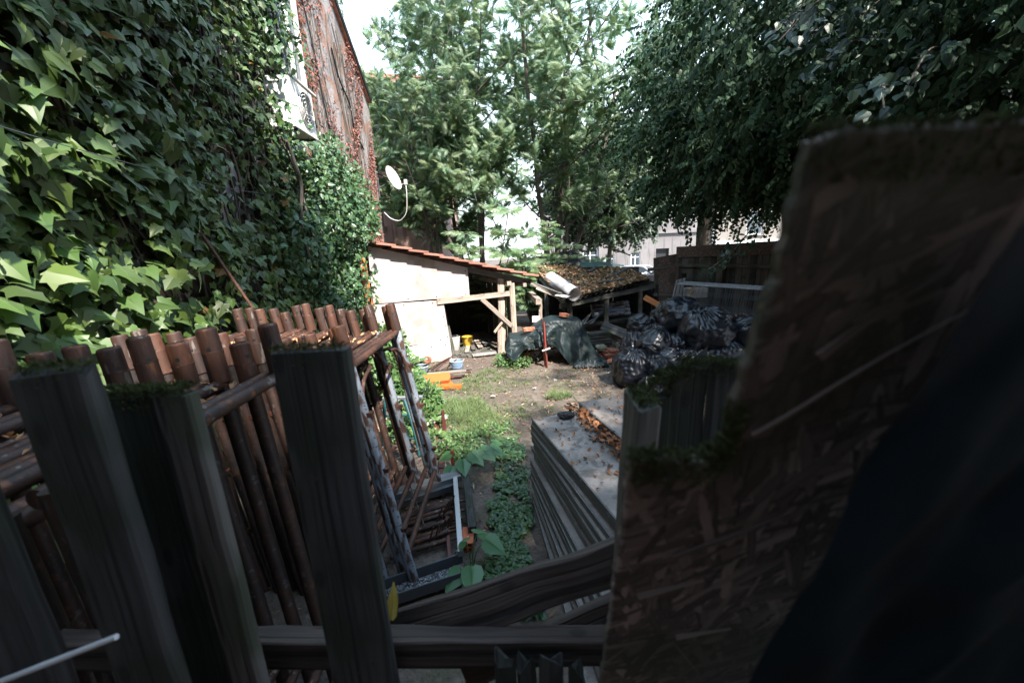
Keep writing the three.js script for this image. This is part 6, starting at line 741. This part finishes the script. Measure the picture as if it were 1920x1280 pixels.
// ---------------------------------------------------------------- the fence in front of the viewer
function mossOn(t, pts, n, spread, r) { const it = []; for (let k = 0; k < n * 5; k++) { const q = r() * (pts.length - 1), i = Math.floor(q), p = pts[i].clone().lerp(pts[i + 1], q - i); p.add(V(rr(-0.004, 0.004, r), 0, rr(-spread, spread, r))); p.y += -Math.pow(r(), 2.5) * 0.04 + 0.003 + 0.004 * noise(p.x * 90, p.z * 90, 1); it.push({ p, n: rdir(r), t: V(rr(-0.8, 0.8, r), rr(0.2, 1, r), rr(-0.4, 0.9, r)), s: rr(0.004, 0.011, r) }); } inst(t, 'moss', G.bit, LF.moss, it, () => { const k = rr(0.6, 1.7, r); return [k * rr(0.8, 1.3, r), k, k]; }); }
{
  const r = rng(950), t = thing('picket_fence', 'old broken picket fence of dark weathered boards close to the viewer', 'fence', [-0.3, 0, -0.76]);
  const F = V(0, 0, 1), pk = (a, b, w, th, m, s, o = {}) => partW(t, 'picket', beam(V(...a), V(...b), w, th, F, { wob: 0.004, seed: s, ch: 0.006, ...o }), m);
  pk([-0.715, 0.1, -0.64], [-0.748, 2.235, -0.64], 0.12, 0.035, M.woodDark, 1, { jag: 0.015 });
  pk([-0.70, 0.1, -0.745], [-0.742, 2.152, -0.745], 0.098, 0.03, M.woodDark, 2, { jag: 0.012 });
  pk([-0.612, 0.1, -0.742], [-0.652, 2.155, -0.742], 0.076, 0.035, M.woodGrey, 3, { jag: 0.012 });
  pk([-0.375, 0.1, -0.78], [-0.399, 2.22, -0.78], 0.15, 0.035, M.woodDark, 4);
  pk([-0.90, 0.1, -0.60], [-0.93, 2.07, -0.60], 0.14, 0.035, M.woodDark, 5);
  pk([0.175, 0.1, -0.78], [0.264, 2.085, -0.79], 0.047, 0.11, M.woodGrey, 6, { jag: 0.02 });
  pk([0.245, 0.1, -0.87], [0.315, 2.06, -0.87], 0.085, 0.03, M.woodDark, 7, { jag: 0.06 }); pk([0.345, 0.1, -0.875], [0.395, 2.13, -0.875], 0.085, 0.03, M.woodDark, 8, { jag: 0.06 }); pk([0.44, 0.1, -0.87], [0.485, 2.12, -0.87], 0.085, 0.03, M.woodDark, 9, { jag: 0.06 });
  partW(t, 'rail', beam(V(-1.4, 1.475, -0.83), V(0.9, 1.36, -0.84), 0.085, 0.05, F, { wob: 0.006, seed: 10 }), M.woodBrown); partW(t, 'rail', beam(V(-1.4, 0.45, -0.82), V(0.9, 0.42, -0.83), 0.09, 0.06, F, { wob: 0.004, seed: 11 }), M.woodGrey);
  for (const [x, y, w, s] of [[-0.05, 1.445, 0.05, 12], [0.0, 1.43, 0.045, 13], [0.06, 1.435, 0.055, 14], [0.12, 1.40, 0.04, 15]]) pk([x, 0.1, -0.775], [x, y, -0.775], w, 0.022, M.woodDark, s, { jag: 0.05 });
  for (const [x, y, z] of [[-0.73, 1.47, -0.621], [-0.70, 1.49, -0.621], [-0.395, 1.44, -0.761], [-0.36, 1.46, -0.761], [-0.42, 1.95, -0.761], [-0.63, 1.47, -0.723], [-0.72, 1.46, -0.729]]) { const g = new THREE.CylinderGeometry(0.004, 0.004, 0.004, 8).rotateX(Math.PI / 2).translate(x, y, z); partW(t, 'nail', g, M.rust); }
  mossOn(t, [V(-0.80, 2.245, -0.64), V(-0.69, 2.245, -0.64)], 160, 0.018, r); mossOn(t, [V(-0.79, 2.165, -0.742), V(-0.62, 2.168, -0.742)], 620, 0.02, r); mossOn(t, [V(-0.47, 2.226, -0.78), V(-0.33, 2.224, -0.78)], 200, 0.018, r); mossOn(t, [V(0.27, 2.07, -0.85), V(0.33, 2.11, -0.86), V(0.4, 2.14, -0.865), V(0.53, 2.13, -0.86)], 900, 0.025, r); mossOn(t, [V(0.245, 2.09, -0.79), V(0.285, 2.09, -0.79)], 300, 0.05, r);
  const pl = (l, a, b, w, m, s) => solo('loose_plank', l, 'plank', beam(V(...a), V(...b), w, 0.035, V(0, 0.35, 1), { wob: 0.012, seed: s, n: 40 }), m, 'loose planks caught behind the fence');
  pl('thick dark plank lying slantwise behind the pickets', [-0.53, 1.355, -0.88], [0.36, 1.625, -0.90], 0.11, M.woodBrown, 20); pl('lower dark plank slanting under the thick one', [-0.17, 1.27, -0.885], [0.40, 1.50, -0.90], 0.075, M.woodBrown, 21);
  // rough strand board nailed over the right of the fence
  const n = V(0, -0.2957, 0.9553).normalize(), ey = V(0, 0.9553, 0.2957).normalize(), OB = V(0.232, 2.473, -0.325);
  const edge = []; { const key = [[-0.092, -1.5], [-0.092, -0.916], [-0.099, -0.338], [-0.068, -0.336], [-0.01, -0.345], [0.012, -0.31], [0.002, -0.257], [0.006, -0.104], [0.0, -0.006], [0.026, 0.002], [0.153, 0.003], [0.36, 0.0], [0.36, -1.5]]; for (let i = 0; i < key.length - 1; i++) { const [a, b] = [key[i], key[i + 1]], m = Math.max(1, Math.round(Math.hypot(b[0] - a[0], b[1] - a[1]) / 0.012)); for (let q = 0; q < m; q++) { const x = lerp(a[0], b[0], q / m), y = lerp(a[1], b[1], q / m); edge.push([x + 0.004 * noise(y * 45, x * 45, 3) + 0.003 * noise(y * 160, x * 90, 5), y + 0.004 * noise(x * 60, y * 60, 8)]); } } edge.push(key[key.length - 1]); }
  const coarse = T.osb.clone(); coarse.repeat.set(1.15, 1.15); coarse.needsUpdate = true; const oldBoard = std({ map: coarse, color: new THREE.Color(1.75, 1.75, 1.8), bumpMap: coarse, bumpScale: 0.003, roughness: 0.95 });
  const o = thing('strand_board', 'dark rotting strand board fixed over the right side of the fence', 'board', [0.45, 1.4, -0.6]);
  partW(o, 'sheet', plane3(slab(edge.reverse(), 0.018, 0.003), OB.clone().addScaledVector(n, -0.018), V(1, 0, 0), ey, n), oldBoard);
  for (const [x, y, L, a, w] of [[-0.02, -0.52, 0.16, 0.55, 0.012], [0.03, -0.30, 0.22, 0.75, 0.009], [-0.06, -0.62, 0.10, 0.35, 0.012], [0.07, -0.2, 0.12, 0.8, 0.014], [0.02, -0.75, 0.09, 0.2, 0.01]]) { const g = bar(L, w, 0.004, { wob: 0.007, seed: 30 + Math.round(L * 50), n: 20, taper: 0.6 }); g.rotateZ(-1.57 + a); g.translate(x, y, 0.002); partW(o, 'splinter', plane3(g, OB.clone(), V(1, 0, 0), ey, n), std({ map: T.woodPale, color: new THREE.Color(0.55, 0.55, 0.58) })); }
  { const at = (x, y) => OB.clone().add(V(x, 0, 0)).addScaledVector(ey, y).addScaledVector(n, -0.008); mossOn(o, [at(-0.1, -0.335), at(-0.068, -0.333), at(-0.01, -0.342), at(0.012, -0.31), at(0.006, -0.26)], 520, 0.011, r); }
  mossOn(o, [OB.clone().add(V(0.0, 0, -0.008)), OB.clone().add(V(0.30, 0.0, -0.008))], 420, 0.008, r);
  // dark sheeting hanging in the right corner, nearest of all
  const g = new THREE.PlaneGeometry(1, 1, 60, 80), p = g.attributes.position; for (let i = 0; i < p.count; i++) { const u = p.getX(i) + 0.5, v = 0.5 - p.getY(i); const y = 2.40 - v * 1.9, e = y > 1.98 ? 0.2 + (y - 1.98) * 0.40 : 0.2; const x = e + 0.012 * noise(v * 9, 1, 2) + u * 0.75; p.setXYZ(i, x, y + 0.02 * noise(u * 4, 2, 1), -0.305 + 0.006 * Math.sin(u * 26 + v * 7 + 3 * noise(u * 3, v * 3, 1)) + 0.02 * fbm3(u * 6, v * 9, 9, 4) + 0.008 * (1 - 2 * Math.abs(noise(u * 9 + v * 5, v * 14, 4)))); } g.computeVertexNormals();
  solo('dark_sheeting', 'dark blue green plastic sheeting hanging over the fence in the right corner', 'sheeting', g, new THREE.MeshPhysicalMaterial({ map: T.tarp, roughness: 0.8, specularIntensity: 0.25, color: new THREE.Color(0.5, 0.55, 0.6), side: THREE.DoubleSide }));
  solo('yellow_leaf', 'yellow leaf stuck on the edge of the dark middle picket', 'leaf', (() => { const g = G.heart.clone(); g.scale(0.055, 0.085, 0.07); g.rotateX(-0.4); g.rotateY(0.9); g.rotateZ(-0.55); g.translate(-0.318, 1.545, -0.80); return g; })(), LF.yellow);
  solo('pale_rod', 'thin pale rod lying across the bottom left corner of the fence', 'rod', rod(V(-1.05, 1.655, -0.56), V(-0.70, 1.78, -0.57), 0.005, 8), M.cable);
}
renderer.render(scene, camera);
